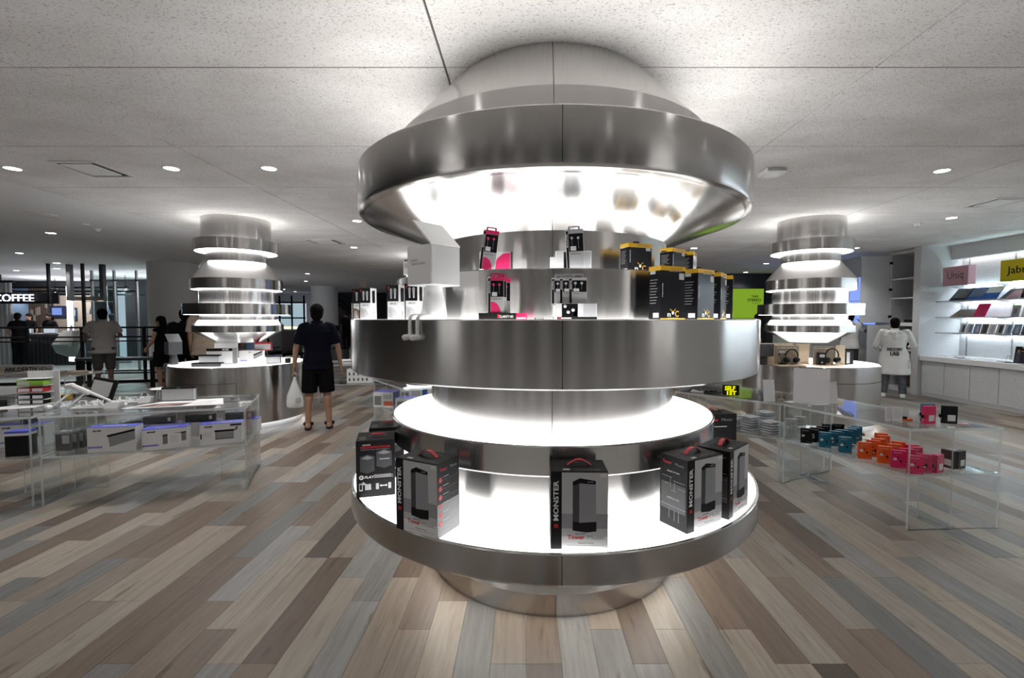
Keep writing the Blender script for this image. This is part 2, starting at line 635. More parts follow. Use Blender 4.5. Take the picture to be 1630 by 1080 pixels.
# ------------------------------------------------------------------ floor
floor = struct(MB().box(-9, 9, -0.056, 36, 36, 0.1).build('floor', 'grout'), 'pale grouted base under the wood-look floor planks')
PW, PL = 0.155, 0.90
TONES = [(0.43,0.37,0.305), (0.40,0.355,0.305), (0.45,0.395,0.335), (0.27,0.265,0.26), (0.23,0.225,0.22), (0.31,0.30,0.29),
         (0.22,0.165,0.125), (0.26,0.20,0.155), (0.175,0.13,0.10), (0.34,0.285,0.235), (0.36,0.355,0.35), (0.13,0.10,0.08)]
WTS = [5, 5, 4, 5, 4, 5, 4, 6, 3, 7, 3, 1]
rp = random.Random(21)
planks = []
for i in range(-66, 54):
    ph = [0.0, 0.45, 0.225, 0.675][i % 4] + rp.choice([0, 0.225])
    j = -2
    while True:
        y0 = 0.16 + ph + j * PL
        if y0 > 15.5: break
        if y0 > 0.0:
            x0 = 0.007 + i * PW
            t = rp.choices(TONES, WTS)[0]
            k = rp.uniform(0.66, 0.83)
            yc = y0 + PL/2; xc = x0 + PW/2
            vis = abs(xc + 0.02*yc) < 1.16 * (y0 + PL) + 0.1
            # apparent size from where the photographer stood: width/depth * foreshortened length
            area = (PW / yc) * (1.5 * (1/max(y0, .9) - 1/(y0 + PL))) if vis and y0 + PL > 2.05 else 0
            planks.append((area, x0, y0, tuple(v * k for v in t)))
        j += 1
planks.sort(key=lambda p: -p[0])
def tone_attr(me, cols):
    ca = me.color_attributes.new('tone', 'FLOAT_COLOR', 'POINT')
    for i, c in enumerate(cols):
        ca.data[i].color = (*c, 1)
field = MB(); fcols = []
g = 0.0016
for n, (a, x0, y0, t) in enumerate(planks):
    if n < 300:
        mb = MB().box(0, 0, 0, PW - g, PL - g, 0.006)
        me = mb.mesh('plank', 'plank')
        tone_attr(me, [t] * 8)
        obj('plank', me, floor, (x0 + PW/2, y0 + PL/2, -0.003))
    else:
        field.box(x0 + PW/2, y0 + PL/2, -0.003, PW - g, PL - g, 0.006)
        fcols += [t] * 8
me = field.mesh('plank_field', 'plank')
tone_attr(me, fcols)
fo = obj('plank_field', me, floor)
fo['kind'] = 'stuff'

# ------------------------------------------------------------------ ceiling
CZ = 2.92
ceil = struct(MB().box(-9, 9, CZ + 0.095, 36, 36, 0.1).build('ceiling', 'seam'), 'dark void above the ceiling boards')
XJ = [-5.31 + 2.43 * i for i in range(7)]
YJ = [2.69 + 1.2 * k for k in range(-8, 10)]
for i in range(len(XJ) - 1):
    for k in range(len(YJ) - 1):
        mb = MB().box(0, 0, 0, 2.43 - 0.012, 1.2 - 0.012, 0.03)
        obj('ceiling_board', mb.mesh('ceiling_board', 'ceiling_board') if (i, k) == (0, 0) else CB, ceil,
            (XJ[i] + 1.215, YJ[k] + 0.6, CZ + 0.015))
        if (i, k) == (0, 0): CB = ceil.children[-1].data
mb = MB()
mb.box(-16.16, 9, CZ + 0.02, 21.66, 36, 0.04)                 # plain plaster over the left side
mb.box(2.0, (YJ[-1] + 27)/2, CZ + 0.02, 14.62, 27 - YJ[-1], 0.04)
mb.build('plaster_soffit', 'ceiling_paint', ceil)

# ------------------------------------------------------------------ shell walls
struct(MB().box(8.75, 4, 1.46, 0.2, 26, 2.92).build('wall_right', 'wall_board'))
wr = struct(MB().box(-9, -8.9, 1.46, 36, 0.2, 2.92).build('wall_rear', 'concrete_board'))
for k in range(9):  # unseen light and dark uprights, added so the steel reflects vertical bands
    MB().rbox(-14.0 + 2.6*k, -8.55, 1.46, 0.7, 0.5, 2.90, 0.02).build('added_pilaster', 'white_plaster', wr)
    MB().box(-12.7 + 2.6*k, -8.79, 1.2, 1.3, 0.03, 2.3).build('added_dark_panel', 'black_gloss', wr)
struct(MB().box(-9, 26.9, 1.46, 36, 0.2, 2.92).build('wall_far', 'white_plaster'))
struct(MB().box(-26.9, 9, 1.46, 0.2, 36, 2.92).build('wall_left', 'dark_grey'))
struct(MB().box(6.4, 14.7, 1.46, 4.8, 0.2, 2.92).build('wall_end', 'shop_dark'))
# return pier beside the shelving niche, fascia, inner wall with uprights
struct(MB().box(8.19, 9.21, 1.46, 0.90, 0.16, 2.92).build('wall_return', 'wall_board'))
tr = struct(MB().box(8.40, 2.6, 2.785, 0.14, 13.06, 0.27).build('trim_1', 'wall_board'), 'fascia above the shelving niche')
bp = struct(MB().box(8.60, 2.6, 1.46, 0.10, 13.06, 2.92).build('wall_niche', 'wall_board'), 'pale back wall of the lit shelving niche')
for y in (8.98, 8.14, 7.14, 6.14, 5.14, 4.14):
    MB().box(8.547, y, 1.75, 0.008, 0.022, 1.95).build('upright_rail', 'mid_grey', bp)
MB().box(8.50, 2.6, 2.70, 0.05, 12.9, 0.02).build('light_strip', 'cove', bp)
# wall beyond the cabinet with a blue screen and a dark recess
wb = struct(MB().box(8.25, 12.25, 1.46, 0.90, 4.7, 2.92).build('wall_beyond', 'cabinet_white'))
MB().box(7.79, 11.3, 0.75, 0.02, 2.6, 1.16).build('recess_panel', 'concrete_board', wb)
MB().box(7.785, 9.96, 0.75, 0.05, 0.06, 1.24).build('recess_frame', 'white_gloss', wb)
MB().box(7.785, 11.3, 1.345, 0.05, 2.7, 0.03).build('recess_frame', 'white_gloss', wb)
t = thing('wall_screen', 'large blue glowing screen on the wall left of the open cabinet', 'screen', (7.79, 11.6, 1.37))
MB().box(0, 0, 0.55, 0.03, 2.6, 1.14).build('screen_frame', 'cabinet_white', t)
MB().box(-0.02, -0.65, 0.275, 0.012, 1.27, 0.535).build('screen_pane', 'screen_blue', t)
MB().box(-0.02, 0.65, 0.275, 0.012, 1.27, 0.535).build('screen_pane', 'screen_blue', t)
MB().box(-0.02, -0.65, 0.825, 0.012, 1.27, 0.535).build('screen_pane', 'screen_blue', t)
MB().box(-0.02, 0.65, 0.825, 0.012, 1.27, 0.535).build('screen_pane', 'screen_blue', t)
t = thing('wall_display', 'tall yellow-green lit display panel on the black end wall', 'screen', (6.95, 14.55, 0.55))
MB().box(0, 0, 0.95, 1.15, 0.06, 1.95).build('panel_frame', 'black', t)
for k in range(2):
    MB().box(0, -0.036, 0.50 + 0.93*k, 0.98, 0.014, 0.915).build('panel_face', 'screen_green', t)
SZ = (0.98, 0.1, 1.87)
letters(t, SZ, 'front', 'TAKE', 0.72, 0.865, 0.065, 'black', bold=0.002)
letters(t, SZ, 'front', 'STEREO', 0.70, 0.80, 0.085, 'black', bold=0.003)
letters(t, SZ, 'front', 'ON THE GO', 0.74, 0.76, 0.03, 'black')

# ------------------------------------------------------------------ recessed downlights
def disc(mb, r, z, n=24, flip=False):
    vs = [(r*math.cos(2*PI*i/n), r*math.sin(2*PI*i/n), z) for i in range(n)]
    return mb.add(vs, [tuple(range(n))[::-1] if not flip else tuple(range(n))])
DL = None
def downlight(x, y, label, watts, r=0.062):
    global DL
    if DL is None:
        t = thing('downlight', label, 'downlight', (x, y, CZ), 0, 'recessed ceiling downlights')
        MB().lathe([(0.062, -0.004), (0.078, -0.004), (0.080, 0.0), (0.062, 0.0)], 28, close=True, flip=True).build('trim_ring', 'white_gloss', t, smooth=True)
        disc(MB(), 0.062, -0.003).build('lamp_face', 'lamp_disc', t)
        DL = t
    else:
        t = dup(DL, (x, y, CZ), 0, label)
        for ch in list(t.children):
            if ch.type == 'LIGHT': bpy.data.objects.remove(ch)
    key = 'spot%d' % watts
    if key not in bpy.data.lights:
        ld = bpy.data.lights.new(key, 'SPOT')
        ld.energy = watts; ld.spot_size = R(118); ld.spot_blend = 0.7; ld.shadow_soft_size = 0.05
        ld.color = (1.0, 0.97, 0.93)
    lo = bpy.data.objects.new('lamp', bpy.data.lights[key])
    C.objects.link(lo); lo.parent = t; lo.location = (0, 0, -0.02)
    return t
W = DOWNLIGHT_W
for x, y, lb, w in [
    (-4.83, 4.45, 'glowing ceiling downlight left of the square air vent', W),
    (-3.33, 4.45, 'glowing ceiling downlight right of the square air vent', W),
    (-2.41, 4.45, 'small glowing downlight between the left air vent and the big pillar', W*0.8),
    (-7.83, 7.75, 'bright downlight in the plain plaster ceiling at far left', W),
    (-2.43, 6.81, 'ceiling downlight just left of the big pillar below its top rim', W),
    (-3.39, 9.30, 'ceiling downlight above the man in navy', W),
    (-6.83, 14.7, 'nearer of the two bright downlights above the middle white column', W*0.6),
    (-8.24, 17.6, 'ceiling downlight further back beside the middle white column', W*0.6),
    (-8.0, 22.4, 'distant ceiling downlight right of the middle white column', W*0.5),
    (-11.55, 22.4, 'distant ceiling downlight left of the middle white column', W*0.4),
    (-11.9, 24.2, 'farthest ceiling downlight near the bright shop window', W*0.4),
    (4.0, 4.52, 'small round downlight in the ceiling board right of the smoke detector', W),
    (6.63, 9.38, 'bright ceiling downlight above the open cabinet', W*0.8),
    (6.72, 14.2, 'ceiling downlight near the yellow-green panel', W*0.7),
    (-13.2, 13.2, 'faint downlight in the dark ceiling over the cafe', W*0.4),
    (-11.9, 11.9, 'faint downlight in the dark ceiling left of the white column', W*1.1),
    (-10.9, 10.1, 'added ceiling downlight over the railing to brighten the white sack', W),  # extra lamp added to brighten the sack
    (-14.9, 13.7, 'faint downlight nearest the left edge over the cafe', W*0.4)]:
    downlight(x, y, lb, w)
for y in (-6.0, -3.4, -0.8, 1.4):  # lamps added out of view to even out the general light
    for x in (-7.0, -4.0, -1.2, 1.6, 4.4, 7.0):
        downlight(x, y, 'added unseen ceiling downlight behind the photographer, for even light', W * (0.25 if y > 0 and abs(x) < 5 else 0.5 if y > -2 and abs(x) < 5 else 1.0))
for x, y in ((1.4, 6.8), (6.0, 6.6), (0.2, 9.3), (3.4, 9.4), (7.0, 4.6), (6.2, 12.0), (0.5, 12.5)):  # added to fill out the general light, no such lamps seen
    downlight(x, y, 'added ceiling downlight beyond the visible ones, for even light', W)

# ------------------------------------------------------------------ ceiling fittings
def vent(x, y, w, d, label):
    t = thing('air_vent', label, 'air vent', (x, y, CZ))
    mb = MB()
    for sx, sy, bx, by in ((0, d/2, w, 0.03), (0, -d/2, w, 0.03), (w/2, 0, 0.03, d), (-w/2, 0, 0.03, d)):
        mb.box(sx, sy, -0.006, bx + 0.0, by, 0.012)
    mb.build('vent_frame', 'white_gloss', t)
    MB().box(0, 0, -0.002, w - 0.02, d - 0.02, 0.003).build('vent_gap', 'black', t)
    MB().rbox(0.0, -0.02, -0.012, w - 0.12, d - 0.10, 0.014, 0.004).build('vent_plate', 'white_card', t)
vent(-4.08, 4.47, 0.40, 0.44, 'square ceiling air vent with dark slot at upper left')
vent(5.75, 5.73, 0.42, 0.44, 'square ceiling air vent at the upper right edge')
vent(-3.65, 8.6, 0.5, 0.5, 'square ceiling air vent beyond the left hanging lantern')
t = thing('access_point', 'white boxy ceiling unit with vents right of the big pillar', 'ceiling unit', (2.36, 4.50, CZ - 0.052))
MB().rbox(0, 0, 0.026, 0.20, 0.18, 0.050, 0.012).build('unit_body', 'white_gloss', t)
for k in range(14):
    MB().box(-0.085 + 0.013*k, -0.091, 0.030, 0.006, 0.004, 0.022).build('vent_slot', 'mid_grey', t)
def detector(x, y, label):
    t = thing('smoke_detector', label, 'smoke detector', (x, y, CZ - 0.05))
    MB().lathe([(0.0, 0.0), (0.022, 0.0), (0.034, 0.012), (0.036, 0.03), (0.05, 0.034), (0.05, 0.05), (0, 0.05)], 20, flip=True).build('detector_body', 'white_gloss', t, smooth=True)
    MB().lathe([(0.0, -0.002), (0.016, -0.002), (0.016, 0.004), (0, 0.004)], 14, flip=True).build('sensor', 'dark_grey', t)
detector(-6.71, 7.37, 'small white ceiling detector on the plaster at left')
detector(5.80, 6.94, 'small white ceiling detector on the boards at right')
def cover(x, y, r, label):
    t = thing('ceiling_speaker', label, 'ceiling speaker', (x, y, CZ - 0.008))
    MB().lathe([(0, 0), (r*0.9, 0), (r, 0.008), (0, 0.008)], 24, flip=True).build('grille', 'white_plaster', t, smooth=True)
    MB().lathe([(r, 0.0), (r*1.08, 0.0), (r*1.08, 0.008), (r, 0.008)], 24, close=True, flip=True).build('grille_ring', 'white_card', t)
cover(-6.59, 6.40, 0.16, 'large flush round ceiling speaker in the plaster at left')
cover(-6.60, 7.05, 0.05, 'small flush round plate in the plaster at left')
cover(7.40, 8.05, 0.05, 'small flush round plate near the niche at right')

# ------------------------------------------------------------------ the big central pillar
PCX, PCY = 0.17, 3.045
N = 160
pil = thing('display_pillar', 'huge round stacked steel display pillar with glowing shelves in the middle', 'display pillar', (PCX, PCY, 0))
def band(parent, name, prof, m='steel', close=False):
    return MB().lathe(prof, N, close=close).build(name, m, parent, smooth=True, angle=30)
def ring_emit(parent, name, r0, r1, z, m, up=True, n=N):
    return MB().lathe([(r0, z), (r1, z)], n, flip=up).build(name, m, parent)
def seams(parent, r, z0, z1, angs, r1=None):
    r1 = r if r1 is None else r1
    for a in angs:
        ca, sa = math.cos(a), math.sin(a)
        u = Vector((-sa, ca, 0)) * 0.0016
        A = Vector((r*ca, r*sa, z0)); B = Vector((r1*ca, r1*sa, z1)); n = Vector((ca, sa, 0)) * 0.0008
        vs = [A-u+n, A+u+n, B+u+n, B-u+n, A-u-n, A+u-n, B+u-n, B-u-n]
        MB().add(vs, [(0,1,2,3),(7,6,5,4),(0,4,5,1),(1,5,6,2),(2,6,7,3),(3,7,4,0)]).build('seam', 'seam', parent)
SA = [R(-91.0) + PI/2*k for k in range(4)]
SB = [R(-92.5) + PI/2*k for k in range(4)]
b = band(pil, 'base_drum', [(0.0, 0.112), (0.767, 0.112), (0.767, 0.0)][::-1])
seams(b, 0.767, 0.002, 0.110, SA)
band(pil, 'base_recess', [(0.70, 0.112), (0.70, 0.42)])
ring_emit(pil, 'floor_light', 0.74, 0.79, 0.405, 'cove_floor', up=False)
b = band(pil, 'lower_shelf_rim', [(0.70, 0.417), (1.20, 0.417), (1.225, 0.424), (1.237, 0.438), (1.237, 0.558), (1.233, 0.5625), (1.222, 0.5625), (1.222, 0.556)])
seams(b, 1.237, 0.438, 0.558, SA)
ring_emit(pil, 'lower_shelf_top', 0.90, 1.2222, 0.5615, 'lightbox')
b = band(pil, 'lower_neck', [(0.91, 0.555), (0.91, 0.80)])
seams(b, 0.91, 0.562, 0.79, SA)
b = band(pil, 'middle_shelf_rim', [(0.89, 0.790), (0.992, 0.790), (1.004, 0.800), (1.004, 0.928), (1.000, 0.9325), (0.992, 0.9325), (0.992, 0.926)])
seams(b, 1.004, 0.80, 0.928, SB)
ring_emit(pil, 'middle_shelf_top', 0.75, 0.9922, 0.9315, 'lightbox')
b = band(pil, 'middle_neck', [(0.767, 0.925), (0.767, 1.23)])
seams(b, 0.767, 0.932, 1.215, SB)
b = band(pil, 'counter_rim', [(0.75, 1.215), (1.215, 1.215), (1.227, 1.222), (1.227, 1.494), (1.223, 1.4985), (1.212, 1.4985), (1.212, 1.493)])
seams(b, 1.227, 1.222, 1.494, SA)
ring_emit(pil, 'counter_top', 0.95, 1.2122, 1.4975, 'lightbox')
b = band(pil, 'lower_tier', [(0.97, 1.49), (0.97, 1.722), (0.966, 1.7265), (0.955, 1.7265), (0.955, 1.72)])
seams(b, 0.97, 1.50, 1.722, SB)
ring_emit(pil, 'lower_tier_top', 0.70, 0.9552, 1.7255, 'lightbox')
b = band(pil, 'upper_tier', [(0.72, 1.72), (0.72, 1.942)])
seams(b, 0.72, 1.728, 1.94, SB)
b = band(pil, 'flared_cone', [(0.72, 1.94), (1.15, 2.098)], 'steel_polished')
seams(b, 0.72, 1.942, 2.095, SB, 1.14)
b = band(pil, 'top_rim', [(1.13, 2.092), (1.155, 2.096), (1.172, 2.106), (1.18, 2.122), (1.18, 2.343), (1.176, 2.3475), (1.150, 2.3475), (1.150, 2.25), (0.94, 2.25)])
seams(b, 1.18, 2.122, 2.343, SA)
MB().lathe([(1.06, 2.332), (1.147, 2.332)], N, flip=True).build('ceiling_light', 'cove', pil)
MB().lathe([(1.1485, 2.28), (1.1485, 2.343)], N, flip=True).build('crown_light', 'cove_strip', pil)
b = band(pil, 'crown_drum', [(0.95, 2.24), (0.95, 2.534)])
seams(b, 0.95, 2.35, 2.534, SB)
b = band(pil, 'crown_cone', [(0.95, 2.534), (0.60, 2.92)])
seams(b, 0.95, 2.534, 2.92, SB, 0.60)

# ------------------------------------------------------------------ hanging lanterns over round counters
def lantern(x, y, label):
    t = thing('hanging_lantern', label, 'lantern', (x, y, 0))
    L = lambda name, prof, m='steel': MB().lathe(prof, 72).build(name, m, t, smooth=True, angle=30)
    L('ceiling_drum', [(0.437, 2.50), (0.437, 2.92)])
    L('ring', [(0.39, 2.462), (0.40, 2.452), (0.53, 2.452), (0.53, 2.61), (0.437, 2.61)])
    MB().lathe([(0.40, 2.4505), (0.515, 2.4505)], 72).build('under_light', 'lightbox_small', t)
    MB().lathe([(0.445, 2.6105), (0.515, 2.6105)], 72, flip=True).build('top_light', 'cove', t)
    L('neck', [(0.386, 2.30), (0.386, 2.47)])
    L('cone', [(0.58, 2.057), (0.386, 2.308)])
    L('ring', [(0.483, 1.913), (0.58, 1.913), (0.58, 2.057)])
    MB().lathe([(0.49, 1.912), (0.566, 1.912)], 72).build('under_light', 'lightbox_small', t)
    L('neck', [(0.483, 1.71), (0.483, 1.915)])
    L('ring', [(0.47, 1.559), (0.677, 1.559), (0.677, 1.71), (0.66, 1.71)])
    MB().lathe([(0.483, 1.708), (0.662, 1.708)], 72, flip=True).build('top_light', 'lightbox_small', t)
    MB().lathe([(0.485, 1.558), (0.662, 1.558)], 72).build('under_light', 'lightbox_small', t)
    L('neck', [(0.48, 1.47), (0.48, 1.56)])
    L('cone', [(0.577, 1.41), (0.50, 1.483), (0.47, 1.483)], 'steel_polished')
    L('ring', [(0.55, 1.317), (0.577, 1.317), (0.577, 1.41)])
    L('cone', [(0.0, 1.163), (0.28, 1.163), (0.555, 1.317)], 'steel_polished')
    return t
def round_counter(x, y, label, door_a0, door_a1):
    t = thing('round_counter', label, 'counter', (x, y, 0))
    MB().lathe([(0.86, 0.09), (0.87, 0.095), (0.87, 0.862), (0.866, 0.868), (0.85, 0.868), (0.85, 0.864)], 96).build('counter_drum', 'steel', t, smooth=True, angle=30)
    MB().lathe([(0.0, 0.8675), (0.8502, 0.8675)], 96, flip=True).build('counter_top', 'lightbox_dim', t)
    MB().lathe([(0.80, 0.0), (0.80, 0.09), (0.862, 0.09)], 96).build('plinth', 'light_grey', t, smooth=True)
    MB().lathe([(0.812, 0.086), (0.845, 0.086)], 96).build('floor_light', 'lightbox_small', t)
    # hatch: thin dark outline of an access door in the drum
    mb = MB()
    mb.lathe([(0.8706, 0.655), (0.8706, 0.661)], 24, a0=door_a0, a1=door_a1)
    mb.lathe([(0.8706, 0.30), (0.8706, 0.306)], 24, a0=door_a0, a1=door_a1)
    for a in (door_a0, door_a1):
        mb.lathe([(0.8706, 0.30), (0.8706, 0.661)], 1, a0=a - 0.003, a1=a + 0.003)
    mb.build('hatch_outline', 'seam', t)
    return t
lantern(-4.17, 6.80, 'stacked steel hanging lantern above the left round counter')
lantern(4.17, 6.83, 'stacked steel hanging lantern above the right round counter')
round_counter(-4.17, 6.80, 'round steel counter with speakers, behind the left acrylic table', R(-112), R(-62))
round_counter(4.17, 6.83, 'round steel counter with headphones, behind the right acrylic table', R(-100), R(-28))
lantern(-2.15, 10.6, 'distant steel hanging lantern partly hidden behind the big pillar')
lantern(-4.17, -0.75, 'added unseen lantern behind the photographer on the left, for streaks in the steel')  # this one and the next are added out of view to streak the steel
lantern(4.17, -0.75, 'added unseen lantern behind the photographer on the right, for streaks in the steel')

# ------------------------------------------------------------------ boxed speakers on the lower shelf
ZL = 0.5625
SPK = (0.232, 0.158, 0.322)
def speaker_box(loc, rz, label):
    s = SPK
    t = thing('speaker_box', label, 'speaker box', loc, rz, 'boxed tower speakers on the lower shelf')
    MB().rbox(0, 0, s[2]/2, *s, b=0.0015).build('carton_body', 'black_card', t)
    f = decal(t, s, 'front', (0.195, 0.004, 0.998, 0.985), 'print_grey', 'front_print', label='silver grey front panel')
    decal(t, s, 'front', (0.195, 0.004, 0.998, 0.17), 'white_card', 'front_print', off=0.0008)
    decal(t, s, 'front', (0.195, 0.17, 0.998, 0.46), 'mesh_grey', 'front_print', off=0.0007)
    decal(t, s, 'front', (0.195, 0.17, 0.998, 0.27), 'print_grey', 'front_print', off=0.0009)
    decal(t, s, 'front', [(0.385, 0.245), (0.62, 0.22), (0.80, 0.235), (0.80, 0.36), (0.385, 0.36)], 'black', 'speaker_picture', off=0.0010)
    decal(t, s, 'front', [(0.385, 0.36), (0.50, 0.345), (0.50, 0.85), (0.385, 0.82)], 'dark_grey', 'speaker_picture', off=0.0010)
    decal(t, s, 'front', [(0.50, 0.345), (0.795, 0.36), (0.785, 0.835), (0.50, 0.85)], 'mesh_grey', 'speaker_picture', off=0.0012)
    decal(t, s, 'front', [(0.385, 0.82), (0.50, 0.845), (0.785, 0.83), (0.785, 0.88), (0.51, 0.915), (0.385, 0.87)], 'black', 'speaker_picture', off=0.0011)
    letters(t, s, 'front', 'MONSTER', 0.69, 0.862, 0.0035, 'light_grey', off=0.0014)
    letters(t, s, 'front', 'MONSTER', 0.135, 0.62, 0.020, 'white_card', rot=PI/2, bold=0.0007, width=0.165)
    decal(t, s, 'front', [(0.062, 0.27), (0.098, 0.285), (0.134, 0.27), (0.134, 0.298), (0.098, 0.304), (0.062, 0.298)], 'red', 'emblem', off=0.0009)
    decal(t, s, 'front', [(0.062, 0.302), (0.098, 0.308), (0.134, 0.302), (0.134, 0.33), (0.098, 0.32), (0.062, 0.33)], 'red', 'emblem', off=0.0009)
    letters(t, s, 'front', 'Tower', 0.445, 0.135, 0.0165, 'red', bold=0.0007, width=0.070)
    letters(t, s, 'front', 'MONSTER', 0.52, 0.195, 0.0045, 'dark_grey', bold=0.0002, width=0.040)
    letters(t, s, 'front', 'of', 0.615, 0.145, 0.007, 'mid_grey', rot=0.3)
    letters(t, s, 'front', 'Music', 0.79, 0.135, 0.0165, 'mid_grey', width=0.066)
    letters(t, s, 'front', 'Bluetooth  Wireless', 0.62, 0.078, 0.0045, 'dark_grey', width=0.062)
    letters(t, s, 'front', 'Portable Wireless Speaker with Bluetooth, NFC', 0.62, 0.052, 0.0026, 'mid_grey', width=0.150)
    decal(t, s, 'front', (0.87, 0.925, 0.965, 0.965), 'white_card', 'sticker', off=0.0009)
    letters(t, s, 'front', 'sticky', 0.918, 0.937, 0.0035, 'dark_grey', off=0.0013)
    # right side: icon column, left side: diagram
    decal(t, s, 'right', (0.0, 0.0, 0.998, 0.45), 'mid_grey', 'side_print')
    letters(t, s, 'right', 'Tower', 0.27, 0.885, 0.013, 'red', bold=0.0005, width=0.050)
    letters(t, s, 'right', 'Music', 0.72, 0.885, 0.013, 'mid_grey', width=0.050)
    for k in range(6):
        y = 0.80 - 0.118*k
        n = 12
        decal(t, s, 'right', [(0.14 + 0.075*math.cos(2*PI*i/n), y - 0.03 + 0.038*math.sin(2*PI*i/n)) for i in range(n)], 'red', 'icon', off=0.0009)
        letters(t, s, 'right', '%s' % ['<>', '/', '^', 'o', 'l', '#'][k], 0.14, y - 0.045, 0.006, 'white_card', off=0.0014)
        decal(t, s, 'right', (0.25, y - 0.006, 0.50, y + 0.002), 'light_grey', 'text_line', off=0.0009)
        decal(t, s, 'right', (0.25, y - 0.045, 0.92, y - 0.042), 'mid_grey', 'text_line', off=0.0009)
    decal(t, s, 'left', (0.06, 0.24, 0.94, 0.62), 'dark_grey', 'side_print')
    letters(t, s, 'left', 'Tower', 0.27, 0.885, 0.013, 'red', bold=0.0005, width=0.050)
    letters(t, s, 'left', 'Music', 0.72, 0.885, 0.013, 'mid_grey', width=0.050)
    letters(t, s, 'left', 'SPEAKER TOP VIEW', 0.5, 0.775, 0.006, 'white_card', width=0.07)
    letters(t, s, 'left', 'SPEAKER BACK VIEW', 0.5, 0.40, 0.006, 'white_card', width=0.07)
    for (a, b_, c, d) in ((0.1, 0.70, 0.46, 0.704), (0.5, 0.66, 0.9, 0.664), (0.4, 0.56, 0.404, 0.70), (0.55, 0.54, 0.556, 0.64), (0.2, 0.60, 0.34, 0.604), (0.66, 0.57, 0.92, 0.574), (0.42, 0.52, 0.60, 0.524), (0.06, 0.30, 0.94, 0.304), (0.36, 0.12, 0.366, 0.26), (0.55, 0.10, 0.556, 0.24), (0.70, 0.10, 0.706, 0.26)):
        decal(t, s, 'left', (a, b_, c, d), 'light_grey', 'diagram_line', off=0.0010)
    # back: black with product name and diagram
    letters(t, s, 'back', 'Tower', 0.28, 0.86, 0.018, 'red', bold=0.0006, width=0.075)
    letters(t, s, 'back', 'Music', 0.70, 0.86, 0.018, 'mid_grey', width=0.075)
    decal(t, s, 'back', (0.1, 0.74, 0.7, 0.755), 'light_grey', 'text_line')
    # top: recess, handle, small print
    decal(t, s, 'top', (0.26, 0.38, 0.80, 0.62), 'black', 'handle_slot')
    mb = MB()
    P = [Vector((-0.050 + 0.1*i/10, 0, 0.001 + 0.024*math.sin(PI*i/10))) for i in range(11)]
    for i in range(10):
        a, b_ = P[i], P[i+1]; w = Vector((0, 0.010, 0)); z = Vector((0, 0, 0.0025))
        mb.add([a-w, b_-w, b_+w, a+w, a-w+z, b_-w+z, b_+w+z, a+w+z], [(0,3,2,1),(4,5,6,7),(0,1,5,4),(2,3,7,6),(1,2,6,5),(3,0,4,7)])
    mb.build('handle', 'red', t, loc=(0.006, 0.0, s[2]), smooth=True)['label'] = 'red webbing handle'
    letters(t, s, 'top', 'Tower of Music', 0.55, 0.74, 0.007, 'mid_grey', width=0.09)
    letters(t, s, 'top', 'PORTABLE WIRELESS', 0.66, 0.12, 0.005, 'mid_grey', width=0.10)
    decal(t, s, 'top', (0.22, 0.10, 0.34, 0.20), 'light_grey', 'sticker')
    return t
def from_edge(a, b, depth):
    """box base centre and turn from the two lower front corners"""
    a = Vector(a); b = Vector(b); d = (b - a)
    ang = math.atan2(d.y, d.x)
    n = Vector((-math.sin(ang), math.cos(ang)))
    m = (a + b)/2 + n*depth/2
    return m, ang
m, a = from_edge((0.104, 1.854), (0.339, 1.849), SPK[1])
sp0 = speaker_box((m.x, m.y, ZL), a, 'black and silver speaker box standing alone at the centre front of the lower shelf')
m, a = from_edge((-0.570, 2.043), (-0.375, 1.940), SPK[1])
dup(sp0, (m.x, m.y, ZL), a, 'turned speaker box with red icons on its side, left on the lower shelf')
m, a = from_edge((0.704, 1.982), (0.907, 2.102), SPK[1])
dup(sp0, (m.x, m.y, ZL), a, 'turned speaker box with a white line diagram on its side, right on the lower shelf')
m, a = from_edge((0.951, 2.126), (1.116, 2.290), SPK[1])
dup(sp0, (m.x, m.y, ZL), a, 'speaker box at the far right rim, half behind another speaker box')
dup(sp0, (1.255, 3.06, ZL), R(188), 'speaker box at the back right, mostly hidden by the middle shelf')

